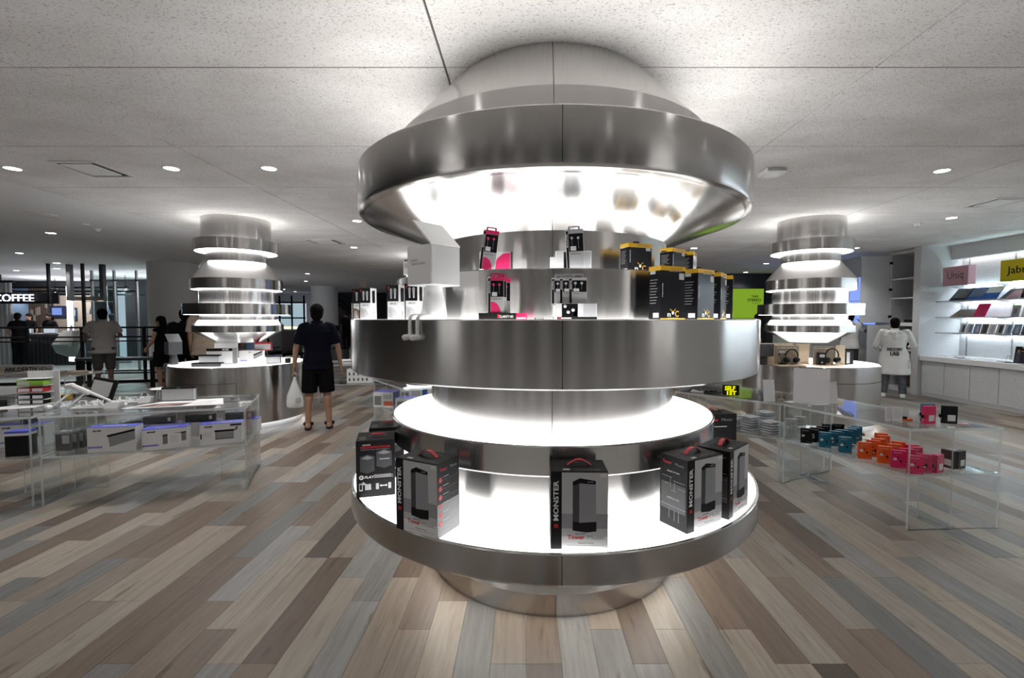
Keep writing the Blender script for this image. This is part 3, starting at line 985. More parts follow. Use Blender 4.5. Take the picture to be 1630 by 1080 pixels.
# two-speaker carton on the left of the lower shelf
def pair_box(loc, rz, label):
    s = (0.195, 0.20, 0.30)
    t = thing('speaker_pair_box', label, 'speaker box', loc, rz, 'boxed outdoor speakers on the lower shelf')
    MB().rbox(0, 0, s[2]/2, *s, b=0.0015).build('carton_body', 'black_card', t)
    decal(t, s, 'left', (0.0, 0.0, 1, 0.97), 'mid_grey', 'side_print')
    letters(t, s, 'front', 'MONSTER', 0.27, 0.915, 0.006, 'white_card', bold=0.0003)
    letters(t, s, 'front', 'INDOOR/OUTDOOR', 0.50, 0.865, 0.0115, 'red', bold=0.0005, width=0.150)
    letters(t, s, 'front', 'Stream Your Tunes, Indoors & Outdoors', 0.50, 0.835, 0.0045, 'light_grey', width=0.145)
    for x0, y0, w in ((0.10, 0.42, 0.37), (0.52, 0.50, 0.40)):
        decal(t, s, 'front', [(x0, y0 + 0.04), (x0 + w*.5, y0), (x0 + w, y0 + 0.04), (x0 + w, y0 + 0.30), (x0 + w*.5, y0 + 0.335), (x0, y0 + 0.30)], 'dark_grey', 'speaker_picture')
        decal(t, s, 'front', [(x0 + 0.02, y0 + 0.27), (x0 + w*.5, y0 + 0.245), (x0 + w - 0.02, y0 + 0.27), (x0 + w*.5, y0 + 0.32)], 'mesh_grey', 'speaker_picture', off=0.0009)
    decal(t, s, 'front', (0.60, 0.655, 0.86, 0.672), 'light_grey', 'text_line', off=0.0011)
    n = 16
    decal(t, s, 'front', [(0.13 + 0.062*math.cos(2*PI*i/n), 0.355 + 0.04*math.sin(2*PI*i/n)) for i in range(n)], 'white_card', 'emblem')
    decal(t, s, 'front', [(0.11, 0.335), (0.16, 0.355), (0.11, 0.375)], 'black', 'emblem', off=0.0009)
    letters(t, s, 'front', 'PLAY', 0.32, 0.335, 0.0125, 'white_card', bold=0.0006, shear=0.2, width=0.05)
    for k in range(4):
        decal(t, s, 'front', (0.45, 0.335 + 0.016*k, 0.95 - 0.05*(k % 2), 0.343 + 0.016*k), 'light_grey', 'text_line')
    decal(t, s, 'front', [(0.07, 0.12), (0.16, 0.12), (0.16, 0.25), (0.07, 0.25)], 'white_card', 'icon')
    decal(t, s, 'front', [(0.085, 0.14), (0.145, 0.14), (0.145, 0.235), (0.085, 0.235)], 'black', 'icon', off=0.0009)
    for k, r in enumerate((0.03, 0.055, 0.08)):
        decal(t, s, 'front', [(0.15 + r*math.cos(R(q)), 0.215 + r*0.65*math.sin(R(q))) for q in (10, 40, 70, 85)] + [(0.15 + (r+0.014)*math.cos(R(q)), 0.215 + (r+0.014)*0.65*math.sin(R(q))) for q in (85, 70, 40, 10)], 'white_card', 'icon', off=0.0009)
    for x0 in (0.22, 0.30, 0.50, 0.82):
        decal(t, s, 'front', (x0, 0.13, x0 + 0.075, 0.235), 'light_grey', 'icon')
    decal(t, s, 'front', [(0.60, 0.19), (0.64, 0.215), (0.64, 0.198), (0.76, 0.198), (0.76, 0.215), (0.80, 0.19), (0.76, 0.165), (0.76, 0.182), (0.64, 0.182), (0.64, 0.165)], 'white_card', 'arrow')
    MB().rbox(0, 0, 0.010, 0.07, 0.020, 0.008, 0.003).build('handle', 'red', t, loc=(0.01, 0.0, s[2]))
    decal(t, s, 'top', (0.30, 0.42, 0.80, 0.60), 'dark_grey', 'handle_slot')
    for k in range(5):
        decal(t, s, 'top', (0.06, 0.10 + 0.08*k, 0.24, 0.13 + 0.08*k), 'mid_grey', 'text_line')
    return t
m, a = from_edge((-0.878, 2.391), (-0.690, 2.443), 0.20)
pb = pair_box((m.x, m.y, ZL), a, 'black speaker carton with red heading, front left on the lower shelf')
dup(pb, (-0.835, 2.80, ZL), R(14), 'black speaker carton behind another at the left of the lower shelf')

# ------------------------------------------------------------------ white box-headed figurines sitting on the rims
def figurine(loc, rz, label, k=1.0, m='white_gloss', txt=True):
    t = thing('box_head_figurine', label, 'figurine', loc, rz, 'white box-headed figurines')
    mb = MB()
    mb.lathe([(0.0, 0.0), (0.050*k, 0.0), (0.056*k, 0.012*k), (0.056*k, 0.035*k), (0.050*k, 0.075*k), (0.042*k, 0.115*k), (0.037*k, 0.150*k), (0.0, 0.152*k)], 32, flip=False)
    mb.build('body', m, t, smooth=True, angle=50)
    s_ = 0.165*k
    hd = MB()
    z0 = 0.148*k
    # open-topped head: outer shell, inner walls
    h = 0.172*k; w = s_; th = 0.008*k
    hd.rbox(0, -w/2 + th/2, z0 + h/2, w, th, h, 0.003)
    hd.rbox(0, w/2 - th/2, z0 + h/2, w, th, h, 0.003)
    hd.rbox(-w/2 + th/2, 0, z0 + h/2, th, w - th, h, 0.003)
    hd.rbox(w/2 - th/2, 0, z0 + h/2, th, w - th, h, 0.003)
    hd.rbox(0, 0, z0 + th/2, w - 0.004, w - 0.004, th, 0.003)
    ho = hd.build('box_head', m, t)
    # raised lid hinged along the right-hand edge, leaning inwards over the opening
    lid = MB()
    T = Matrix.Rotation(R(42), 4, 'Y')
    lid.box(0, 0, 0, w, w, 0.007*k, mtx=Matrix.Identity(4))
    lv = [T @ (Vector(v) - Vector((w/2, 0, 0))) + Vector((w/2, 0, z0 + h)) for v in lid.v]
    lid.v = [tuple(v) for v in lv]
    lid.build('lid', m, t)
    for sx in (-1, 1):
        x = sx*0.026*k
        mb = MB().tube([(x, -0.02*k, 0.014*k), (x, -0.075*k, 0.017*k), (x, -0.100*k, 0.014*k), (x, -0.110*k, 0.002*k), (x + 0.0*k, -0.112*k, -0.03*k), (x + 0.003*k, -0.114*k, -0.072*k)], 0.0088*k, 10)
        mb.build('leg', m, t, smooth=True, angle=60)
        MB().caps((x + 0.003*k, -0.108*k, -0.076*k), (x - 0.004*k, -0.136*k, -0.078*k), 0.0125*k, 0.0135*k, 12).build('foot', m, t, smooth=True, angle=60)
    if txt:
        sz = (w, w, 2*z0 + h)
        letters(t, (w, w, z0*1.0 + h), 'front', 'SIAM', 0.30, 0.785, 0.011*k, 'light_grey', off=0.0010, width=0.045*k)
        letters(t, (w, w, z0*1.0 + h), 'front', 'DISCOVERY', 0.50, 0.735, 0.011*k, 'light_grey', off=0.0010, width=0.095*k)
    return t
figurine((-0.405, 2.085, 1.4985), R(-40), 'white box-headed figurine sitting on the rim of the big pillar')
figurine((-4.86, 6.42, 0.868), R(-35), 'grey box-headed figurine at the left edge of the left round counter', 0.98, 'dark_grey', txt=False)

# ------------------------------------------------------------------ earphone packs on the two tiers
ZC, ZT = 1.4985, 1.7265
def ear_pack(name, label, loc, rz, size, col, tilt=0.0, group='earphone packs on the pillar tiers', lean=0.0):
    """upright retail pack: black spine, window with earbuds, coloured arc, hang tab"""
    s = size
    t = thing(name, label, 'earphone pack', loc, rz, group)
    t.rotation_euler = (lean, tilt, rz)
    MB().rbox(0, 0, s[2]/2, *s, b=0.001).build('carton_body', 'white_card', t)
    decal(t, s, 'front', (0.0, 0.0, 0.14, 0.96), 'black', 'spine_print')
    decal(t, s, 'front', (0.14, 0.90, 1.0, 1.0), col, 'header_print')
    decal(t, s, 'front', (0.16, 0.45, 0.98, 0.895), 'black_gloss', 'window')
    decal(t, s, 'front', (0.16, 0.0, 0.98, 0.45), 'light_grey', 'front_print')
    decal(t, s, 'front', [(0.16, 0.0), (0.80, 0.0), (0.74, 0.14), (0.58, 0.25), (0.36, 0.31), (0.16, 0.31)], col, 'colour_arc', off=0.0009)
    w_, d_, h_ = s
    for ux, uz in ((0.34, 0.79), (0.70, 0.79)):
        MB().ell(((ux - 0.5)*w_, -d_/2 - 0.001, uz*h_), (0.006, 0.003, 0.006), 10, 6).build('earbud', 'light_grey' if col != 'pink' else 'pink', t, smooth=True)
        decal(t, s, 'front', (ux - 0.012, 0.52, ux + 0.012, 0.77), 'mid_grey', 'cable', off=0.0010)
    decal(t, s, 'front', (0.24, 0.47, 0.56, 0.58), 'white_card', 'price_sticker', off=0.0012)
    letters(t, s, 'front', 'CLARITY HD', 0.52, 0.375, h_*0.028, 'dark_grey', width=w_*0.55)
    letters(t, s, 'front', 'MONSTER', 0.105, 0.72, w_*0.075, 'white_card', rot=PI/2, bold=0.0002, width=h_*0.34)
    decal(t, s, 'right', (0.1, 0.0, 0.9, 0.12), 'lime' if col == 'pink' else 'light_grey', 'side_print')
    mb = MB()
    mb.box(-w_*0.28, 0, h_ + 0.008, w_*0.10, 0.002, 0.016)
    mb.box(w_*0.28, 0, h_ + 0.008, w_*0.10, 0.002, 0.016)
    mb.box(0, 0, h_ + 0.014, w_*0.5, 0.002, 0.005)
    mb.build('hang_tab', col, t)
    return t
def flat_pack(name, label, loc, rz, size, col, cat='earphone pack'):
    s = size
    t = thing(name, label, cat, loc, rz, 'earphone packs on the pillar tiers')
    MB().rbox(0, 0, s[2]/2, *s, b=0.001).build('carton_body', col[0], t)
    for (pts, c) in col[1]:
        decal(t, s, 'front', pts, c, 'front_print', off=0.0008)
    return t
EP = (0.072, 0.042, 0.165)
arc = [(0.42, 0.0), (0.92, 0.0), (0.92, 0.96), (0.70, 0.90), (0.54, 0.65), (0.45, 0.35)]
# counter level, red/pink group
t = flat_pack('flat_display_box', 'low black earphone carton with red emblem lying on the counter ledge', (-0.115, 1.965, ZC), R(4), (0.155, 0.07, 0.026), ('black_card', [((0.5, 0.2, 0.57, 0.8), 'red')]))
letters(t, (0.155, 0.07, 0.026), 'front', 'CLARITY HD', 0.74, 0.25, 0.010, 'white_card', bold=0.0003, width=0.058)
ear_pack('earphone_pack', 'front pink and black earphone pack standing on the low black carton', (-0.120, 1.952, ZC + 0.026), R(8), (0.066, 0.022, 0.150), 'pink')
ear_pack('earphone_pack', 'second pink earphone pack behind the front one on the black carton', (-0.110, 1.976, ZC + 0.026), R(8), (0.066, 0.020, 0.150), 'pink')
ear_pack('earphone_pack', 'rearmost pink earphone pack standing against the lower tier', (-0.095, 2.02, ZC), R(8), (0.066, 0.022, 0.176), 'pink')
flat_pack('folded_leaflet', 'small pink folded card on the counter beside the black carton', (-0.015, 1.965, ZC), R(3), (0.050, 0.03, 0.026), ('pink', [((0.0, 0.45, 0.7, 1.0), 'magenta'), ((0.1, 0.1, 0.9, 0.3), 'white_card')]), 'leaflet')
flat_pack('price_strip', 'tiny black price strip on the counter ledge between the earphone groups', (0.058, 1.88, ZC), R(2), (0.036, 0.02, 0.006), ('black_card', [((0.1, 0.3, 0.9, 0.7), 'white_card')]), 'price strip')
# counter level, silver group
t = flat_pack('earphone_pack', 'white earphone pack lying on its side on the counter, silver group', (0.217, 1.955, ZC), R(0), (0.165, 0.055, 0.066), ('white_card', [((0.12, 0.15, 0.52, 0.97), 'black_gloss'), ((0.66, 0.1, 0.98, 0.97), 'light_grey'), ((0.0, 0.0, 1.0, 0.15), 'black'), ((0.42, 0.2, 0.60, 0.6), 'white_card')]))
for ux in (0.20, 0.28, 0.40):
    MB().ell(((ux - .5)*0.165, -0.029, 0.042 + 0.012*math.sin(ux*40)), (0.007, 0.004, 0.007), 10, 6).build('earbud', 'white_card', t, smooth=True)
decal(t, (0.165, 0.055, 0.066), 'front', (0.03, 0.03, 0.09, 0.12), 'red', 'emblem', off=0.0012)
decal(t, (0.165, 0.055, 0.066), 'front', (0.10, 0.04, 0.36, 0.11), 'white_card', 'text_line', off=0.0012)
MB().rbox(-0.09, 0, 0.036, 0.016, 0.002, 0.05, 0.001).build('hang_tab', 'white_card', t)
for k, (x, y, lb) in enumerate(((0.152, 1.978, 'left'), (0.186, 1.968, 'middle'), (0.224, 1.958, 'right'))):
    ear_pack('earphone_pack', '%s of three silver earphone packs standing on the white lying pack' % lb, (x, y, ZC + 0.066), R(0), (0.074, 0.012, 0.108), 'light_grey')
# lower-tier level
t = flat_pack('earphone_pack', 'pink earphone pack lying on its side on the upper tier ledge', (-0.135, 2.215, ZT), R(6), (0.155, 0.045, 0.088), ('white_card', [(arc, 'pink'), ((0.93, 0.0, 1.0, 1.0), 'dark_grey'), ((0.0, 0.0, 0.12, 0.6), 'pink'), ((0.30, 0.35, 0.40, 0.9), 'light_grey')]))
ear_pack('earphone_pack', 'red-topped earphone pack leaning to the right on the upper tier ledge', (-0.175, 2.168, ZT), R(8), (0.072, 0.026, 0.182), 'pink', tilt=R(7))
t = flat_pack('earphone_pack', 'silver earphone pack lying on its side on the upper tier ledge', (0.228, 2.195, ZT), R(0), (0.165, 0.045, 0.090), ('white_card', [((0.22, 0.05, 0.55, 0.93), 'black_gloss'), ((0.72, 0.05, 0.98, 0.93), 'light_grey')]))
MB().ell((-0.02, -0.024, 0.035), (0.010, 0.005, 0.010), 10, 6).build('earbud', 'white_card', t, smooth=True)
MB().ell((-0.02, -0.024, 0.066), (0.010, 0.005, 0.010), 10, 6).build('earbud', 'white_card', t, smooth=True)
MB().rbox(-0.095, 0, 0.036, 0.028, 0.002, 0.055, 0.001).build('hang_tab', 'white_card', t)
ear_pack('earphone_pack', 'black and silver earphone pack standing on the upper tier ledge', (0.236, 2.150, ZT), R(-2), (0.080, 0.026, 0.182), 'light_grey', tilt=R(-3))

# headphone cartons, black with yellow tops
def phone_box(loc, rz, size, label, tall=True):
    s = size
    t = thing('headphone_box', label, 'headphone box', loc, rz, 'black headphone boxes with yellow tops')
    MB().rbox(0, 0, s[2]/2, *s, b=0.0015).build('carton_body', 'black_gloss', t)
    h = 0.012 / s[2]
    for f in ('front', 'left', 'right', 'back'):
        decal(t, s, f, (0.0, 1 - 1.5*h, 1.0, 1.0), 'yellow', 'yellow_band')
    decal(t, s, 'front', (0.0, 0.0, 1.0, 0.02), 'yellow', 'yellow_band')
    MB().box(0, 0, s[2] + 0.0012, s[0], s[1], 0.0022).build('yellow_top', 'yellow', t)
    letters(t, s, 'front', 'LIVE LOUD', 0.6, 1 - 1.1*h, 0.005, 'brown', width=s[0]*0.5)
    letters(t, s, 'front', 'SUPERIOR SOUND QUALITY', 0.58, 0.905, 0.003, 'light_grey', width=s[0]*0.5)
    letters(t, s, 'front', 'n', 0.34, 0.05, 0.022, 'white_card', bold=0.0006, width=0.018)
    letters(t, s, 'front', 'C', 0.66, 0.05, 0.026, 'yellow', bold=0.0003, width=0.022)
    n = 14
    decal(t, s, 'front', [(0.5 + 0.045*math.cos(2*PI*i/n), (0.028 + 0.007*math.sin(2*PI*i/n))/s[2] + 0.0) for i in range(n)], 'white_card', 'emblem')
    decal(t, s, 'front', [(0.38, 0.052/s[2]*0.9), (0.5, 0.038/s[2]*0.9), (0.62, 0.052/s[2]*0.9), (0.62, 0.049/s[2]*0.9), (0.5, 0.034/s[2]*0.9), (0.38, 0.049/s[2]*0.9)], 'yellow', 'emblem')
    letters(t, s, 'front', 'BY MONSTER', 0.5, 0.018, 0.003, 'light_grey', width=s[0]*0.42)
    decal(t, s, 'front', (0.74, 0.76, 0.94, 0.88), 'light_grey', 'price_sticker', off=0.0010)
    letters(t, s, 'front', 'MONSTER', 0.085, 0.55, 0.0045, 'white_card', rot=PI/2, width=0.06)
    for k in range(9):
        decal(t, s, 'left', (0.12, 0.30 + 0.055*k, 0.60 + 0.2*((k*7) % 3)/3, 0.315 + 0.055*k), 'mid_grey', 'text_line')
    decal(t, s, 'left', (0.12, 0.86, 0.55, 0.92), 'light_grey', 'text_line')
    decal(t, s, 'left', (0.40, 0.03, 0.85, 0.12), 'white_card', 'barcode_sticker')
    MB().rbox(0, 0, 0.008, 0.034, 0.012, 0.012, 0.003).build('hook', 'black', t, loc=(0, 0, s[2] + 0.002))
    return t
NB = (0.142, 0.078, 0.232)
n0 = phone_box((0.640, 2.098, ZC), R(26), NB, 'nearest large black and yellow headphone box on the counter of the pillar')
dup(n0, (0.830, 2.225, ZC), R(38), 'second large black headphone box along the pillar counter')
dup(n0, (0.985, 2.405, ZC), R(56), 'third large black headphone box along the pillar counter, turned further')
dup(n0, (1.105, 2.57, ZC), R(66), 'last large black headphone box at the right end of the pillar counter')
UB = (0.135, 0.07, 0.135)
n1 = phone_box((0.545, 2.290, ZT), R(22), UB, 'left of the small black headphone boxes on the upper tier')
dup(n1, (0.775, 2.450, ZT), R(44), 'middle small black headphone box on the upper tier')
dup(n1, (0.905, 2.585, ZT), R(62), 'rightmost small black headphone box on the upper tier')

# white in-ear cartons on the left of the counter
def inear_box(loc, rz, size, label, arcol='light_grey'):
    s = size
    t = thing('in_ear_box', label, 'earphone box', loc, rz, 'white in-ear boxes at the left of the pillar counter')
    MB().rbox(0, 0, s[2]/2, *s, b=0.001).build('carton_body', 'white_card', t)
    decal(t, s, 'front', (0.0, 0.0, 0.08, 1.0), 'black', 'spine_print')
    decal(t, s, 'front', (0.08, 0.52, 1.0, 1.0), 'black_gloss', 'window')
    decal(t, s, 'front', [(0.10, 0.93), (0.24, 0.96), (0.18, 0.85)], 'red', 'emblem', off=0.0009)
    decal(t, s, 'front', [(0.10, 0.02), (0.90, 0.02), (0.84, 0.16), (0.66, 0.28), (0.42, 0.34), (0.10, 0.36)], arcol, 'colour_arc', off=0.0009)
    for k in range(6):
        decal(t, s, 'front', (0.16, 0.06 + 0.04*k, 0.50 - 0.02*k, 0.075 + 0.04*k), 'white_card' if arcol == 'brown' else 'mid_grey', 'text_line', off=0.0012)
    letters(t, s, 'front', 'aIR-iQ', 0.55, 0.43, 0.008, 'mid_grey', width=s[0]*0.5)
    for ux in (0.40, 0.72):
        MB().caps(((ux - .5)*s[0], -s[1]/2 - 0.001, 0.62*s[2]), ((ux - .5)*s[0], -s[1]/2 - 0.001, 0.86*s[2]), 0.004, 0.007, 8).build('earbud', 'silver', t, smooth=True)
    decal(t, s, 'right', (0.28, 0.52, 0.72, 0.92), 'black_gloss', 'side_window')
    letters(t, s, 'right', 'MONSTER', 0.55, 0.13, 0.007, 'dark_grey', rot=PI/2, width=0.035)
    return t
IB = (0.062, 0.052, 0.182)
i0 = inear_box((-0.535, 2.265, ZC), R(-12), (0.066, 0.075, 0.170), 'white in-ear box right behind the figurine on the pillar counter')
dup(i0, (-0.645, 2.345, ZC), R(-14), 'white in-ear box one place left of the figurine on the pillar counter')
i1 = inear_box((-0.865, 2.575, ZC), R(-10), (0.066, 0.070, 0.170), 'white in-ear box second from the left end of the pillar counter')
i2 = inear_box((-0.945, 2.68, ZC), R(-8), (0.070, 0.05, 0.172), 'white in-ear box with a brown arc and raised flap near the left end', 'brown')
mb = MB().box(0.02, 0, 0.19, 0.034, 0.002, 0.034)
mb.build('raised_flap', 'bronze', i2)
t = carton('small_white_box', 'small plain white box at the left end of the pillar counter', 'box', (-1.005, 2.77, ZC), R(-6), (0.036, 0.03, 0.095), 'white_card')
letters(t, (0.036, 0.03, 0.095), 'front', 'MONSTER', 0.5, 0.85, 0.004, 'dark_grey', width=0.02)
t = carton('slim_white_box', 'slim white box on the upper tier behind the figurine', 'box', (-0.605, 2.42, ZT), R(-14), (0.034, 0.03, 0.085), 'white_card')
decal(t, (0.034, 0.03, 0.085), 'front', (0.2, 0.82, 0.8, 0.9), 'dark_grey', 'text_line')
decal(t, (0.034, 0.03, 0.085), 'front', (0.2, 0.4, 0.8, 0.7), 'light_grey', 'text_line')
t = carton('windowed_black_box', 'black windowed earphone box on the upper tier behind the figurine', 'box', (-0.562, 2.46, ZT), R(-14), (0.04, 0.03, 0.11), 'black_card')
decal(t, (0.04, 0.03, 0.11), 'front', (0.2, 0.3, 0.8, 0.8), 'mid_grey', 'window')

# ------------------------------------------------------------------ clear acrylic tables
TOPZ, SHZ = 0.730, 0.400
def pane(mb, p, q, z0, z1, th=0.016):
    """upright acrylic sheet from p to q; cut edges get the milky edge material"""
    p = Vector((p[0], p[1], 0)); q = Vector((q[0], q[1], 0))
    d = (q - p).normalized(); n = Vector((-d.y, d.x, 0)) * th/2
    vs = []
    for z in (z0, z1):
        for w in (p - n, q - n, q + n, p + n):
            vs.append((w.x, w.y, z))
    b = len(mb.v)
    mb.add(vs, [(0,1,5,4), (2,3,7,6)], 0)
    for f in ((0,3,2,1), (4,5,6,7), (1,2,6,5), (3,0,4,7)):
        mb.f.append([b + i for i in f]); mb.m.append(1)
    return mb
def lerp2(a, b, t): return (a[0] + (b[0]-a[0])*t, a[1] + (b[1]-a[1])*t)
def inset(P, k):
    cx = sum(p[0] for p in P)/4; cy = sum(p[1] for p in P)/4
    return [(cx + (p[0]-cx)*k, cy + (p[1]-cy)*k) for p in P]
def acrylic_table(label, P, shelf_z=SHZ, top_z=TOPZ, ends=((0, 1), (3, 2))):
    """P: four corners counter-clockwise in plan; uprights stand under the two 'ends' edges"""
    t = thing('acrylic_table', label, 'table', (0, 0, 0), 0, 'clear acrylic display tables')
    am = ['acrylic', 'acrylic_edge']
    MB().prism(P, top_z - 0.020, top_z, side_mi=1).build('table_top', am, t)
    Q = inset(P, 0.985)
    MB().prism(Q, shelf_z - 0.016, shelf_z, side_mi=1).build('shelf', am, t)
    cen = lerp2(lerp2(P[0], P[1], .5), lerp2(P[2], P[3], .5), .5)
    for i, j in ends:
        a, b = Q[i], Q[j]
        pane(MB(), a, b, 0.0, shelf_z - 0.016).build('end_panel', am, t)
        pane(MB(), a, b, shelf_z, top_z - 0.020).build('end_panel', am, t)
        m = lerp2(a, b, 0.5)
        c = lerp2(m, cen, 0.38)
        a2, c2 = lerp2(m, c, 0.06), c
        pane(MB(), a2, c2, 0.0, shelf_z - 0.016).build('cross_panel', am, t)
        pane(MB(), a2, c2, shelf_z, top_z - 0.020).build('cross_panel', am, t)
    return t
TA = [(2.71, 3.23), (3.40, 3.27), (3.03, 4.55), (2.35, 4.19)]
TB = [(2.335, 4.205), (3.00, 4.58), (2.11, 5.64), (1.60, 4.93)]
TL = [(-3.86, 3.65), (-2.44, 4.04), (-2.72, 4.74), (-4.10, 4.40)]
TM = [(-5.30, 3.26), (-3.90, 3.64), (-4.14, 4.38), (-5.52, 4.00)]
TD = [(-1.95, 5.95), (-1.33, 5.10), (-0.20, 5.50), (-0.45, 6.50)]
TE = [(-3.55, 7.70), (-2.35, 7.90), (-2.45, 8.60), (-3.65, 8.40)]
TF = [(-7.80, 5.85), (-6.10, 6.15), (-6.25, 6.90), (-7.95, 6.60)]
acrylic_table('clear acrylic table in front at right, with coloured earphone boxes on its shelf', TA)
acrylic_table('clear acrylic table behind the coloured boxes, with stacked clear cases', TB, ends=((0, 1), (3, 2)))
acrylic_table('clear acrylic table in front at left, with white speaker cartons on its shelf', TL, ends=((0, 3), (1, 2)))
acrylic_table('clear acrylic table at the left edge of the picture', TM, ends=((0, 3), (1, 2)))
acrylic_table('clear acrylic table behind the big pillar with blue and white cartons', TD, ends=((0, 1), (3, 2)))
acrylic_table('clear acrylic table behind the man in navy', TE, ends=((0, 3), (1, 2)))
acrylic_table('clear acrylic table by the railing, with papers and brown boxes', TF, ends=((0, 3), (1, 2)))

# ------------------------------------------------------------------ coloured earphone boxes on the right table
BS = (0.088, 0.034, 0.130)
def colour_box(loc, rz, col, label):
    s = BS
    t = thing('earphone_box', label, 'earphone box', loc, rz, 'coloured earphone boxes on the right table')
    MB().rbox(0, 0, s[2]/2, *s, b=0.0015).build('carton_body', col, t)
    letters(t, s, 'front', 'Boston', 0.42, 0.84, 0.011, 'light_grey', width=0.048)
    n = 10
    for ux, uz, r in ((0.42, 0.60, 0.06), (0.62, 0.42, 0.085)):
        decal(t, s, 'front', [(ux + r*math.cos(2*PI*i/n), uz + r*0.68*math.sin(2*PI*i/n)) for i in range(n)], 'black', 'earbud_picture')
    decal(t, s, 'front', [(0.60, 0.30), (0.66, 0.30), (0.64, 0.42), (0.60, 0.42)], 'black', 'earbud_picture')
    decal(t, s, 'front', (0.10, 0.44, 0.34, 0.58), 'white_card', 'price_sticker', off=0.0010)
    for k in range(3):
        decal(t, s, 'front', (0.62 + 0.1*k, 0.06, 0.66 + 0.1*k, 0.09), 'light_grey', 'text_line')
    decal(t, s, 'back', (0.30, 0.15, 0.85, 0.50), 'white_card', 'price_sticker')
    letters(t, s, 'right', 'Boston', 0.5, 0.35, 0.010, 'white_card', rot=PI/2, width=0.05)
    MB().rbox(s[0]/2 + 0.010, 0.0, s[2]*0.42, 0.020, 0.014, 0.026, 0.005).build('hang_clip', 'black', t)
    MB().box(s[0]/2 + 0.0105, -0.0075, s[2]*0.42, 0.010, 0.0012, 0.012).build('clip_label', 'white_card', t)
    return t
B0 = {}
def cbox(col, x, y, rz, label, z=SHZ):
    if col not in B0:
        B0[col] = colour_box((x, y, z), rz, {'black': 'black_card'}.get(col, col), label)
        return B0[col]
    return dup(B0[col], (x, y, z), rz, label)
A0 = R(-24)
for col, x, y, a, lb in [
    ('black', 2.500, 4.085, -26, 'leftmost black earphone box in the front row of the right table shelf'),
    ('black', 2.600, 4.110, -26, 'second black earphone box from the left on the right table shelf'),
    ('black', 2.690, 4.165, -26, 'third black earphone box from the left on the right table shelf'),
    ('black', 2.800, 4.255, -20, 'black earphone box in the back row, left of its neighbour'),
    ('black', 2.905, 4.265, -20, 'black earphone box in the back row next to the teal boxes'),
    ('teal', 2.575, 3.945, -26, 'leftmost teal earphone box'),
    ('teal', 2.690, 3.985, -26, 'second teal earphone box of the front row'),
    ('teal', 2.780, 4.030, -26, 'third teal earphone box of the front row'),
    ('teal', 2.635, 3.780, -26, 'teal earphone box nearest the orange ones'),
    ('teal', 2.885, 4.075, -35, 'nearest teal box of the back row of three'),
    ('teal', 2.950, 4.130, -35, 'middle teal box of the back row of three'),
    ('teal', 3.015, 4.185, -35, 'farthest teal box of the back row of three'),
    ('orange', 2.680, 3.622, -22, 'leftmost orange earphone box with a white sticker'),
    ('orange', 2.790, 3.680, -26, 'second orange earphone box of the front row'),
    ('orange', 2.870, 3.730, -26, 'third orange earphone box of the front row'),
    ('orange', 2.750, 3.508, -22, 'orange earphone box nearest the pink ones'),
    ('orange', 2.870, 3.565, -24, 'orange earphone box right behind the nearest orange one'),
    ('orange', 2.960, 3.640, -30, 'right-hand orange earphone box of the front rows'),
    ('orange', 2.985, 3.830, -10, 'front orange box of the tall back pair'),
    ('orange', 3.030, 3.910, -10, 'rear orange box of the tall back pair'),
    ('magenta', 2.765, 3.398, -22, 'leftmost pink earphone box with a white sticker'),
    ('magenta', 2.860, 3.440, -24, 'second pink earphone box of the front row'),
    ('magenta', 2.775, 3.262, -16, 'pink earphone box nearest the camera'),
    ('magenta', 2.870, 3.300, -30, 'pink earphone box beside the nearest pink one'),
    ('magenta', 2.955, 3.480, -12, 'front pink box of the raised back pair'),
    ('magenta', 2.990, 3.550, -12, 'rear pink box of the raised back pair'),
    ('magenta', 2.965, 3.295, 205, 'pink earphone box turned back to front at the right end'),
    ('black', 3.140, 3.400, 100, 'black earphone box seen edge-on at the right end of the shelf'),
    ('black', 3.205, 3.385, 200, 'black earphone box showing its back at the right end of the shelf')]:
    cbox(col, x, y, R(a), lb)
cbox('magenta', 2.975, 3.395, R(190), 'pink earphone box standing on top of the right table', TOPZ)
cbox('teal', 3.035, 3.475, R(185), 'teal earphone box on the table top behind the pink one', TOPZ)
cbox('black', 3.130, 3.400, R(165), 'black earphone box with white sticker standing on top of the right table', TOPZ)
t = carton('orange_card', 'orange tilted earphone card on top of the right table', 'earphone box', (2.90, 3.52, TOPZ), R(-10), (0.085, 0.055, 0.012), 'orange')
MB().rbox(-0.01, -0.02, 0.02, 0.03, 0.02, 0.018, 0.004).build('hang_clip', 'black', t)
t.location.z = TOPZ
t = thing('booklet', 'open white instruction booklet standing on top of the right table', 'booklet', (2.77, 3.46, TOPZ), R(-8))
for sx in (-1, 1):
    mb = MB().box(sx*0.031, 0.012, 0.055, 0.062, 0.002, 0.11, rz=sx*R(-22))
    o = mb.build('page', 'paper', t)
    for k in range(6):
        MB().box(sx*0.031, 0.0105, 0.095 - 0.013*k, 0.045, 0.0006, 0.004, rz=sx*R(-22)).build('text_line', 'light_grey', t)
t = thing('pink_card', 'flat pink card lying on the right table near its corner', 'card', (3.215, 3.385, TOPZ), R(-20))
MB().rbox(0, 0, 0.002, 0.08, 0.06, 0.004, 0.001).build('card_sheet', 'sign_pink', t)
decal(t, (0.08, 0.06, 0.004), 'top', (0.15, 0.4, 0.85, 0.6), 'white_card', 'text_line')

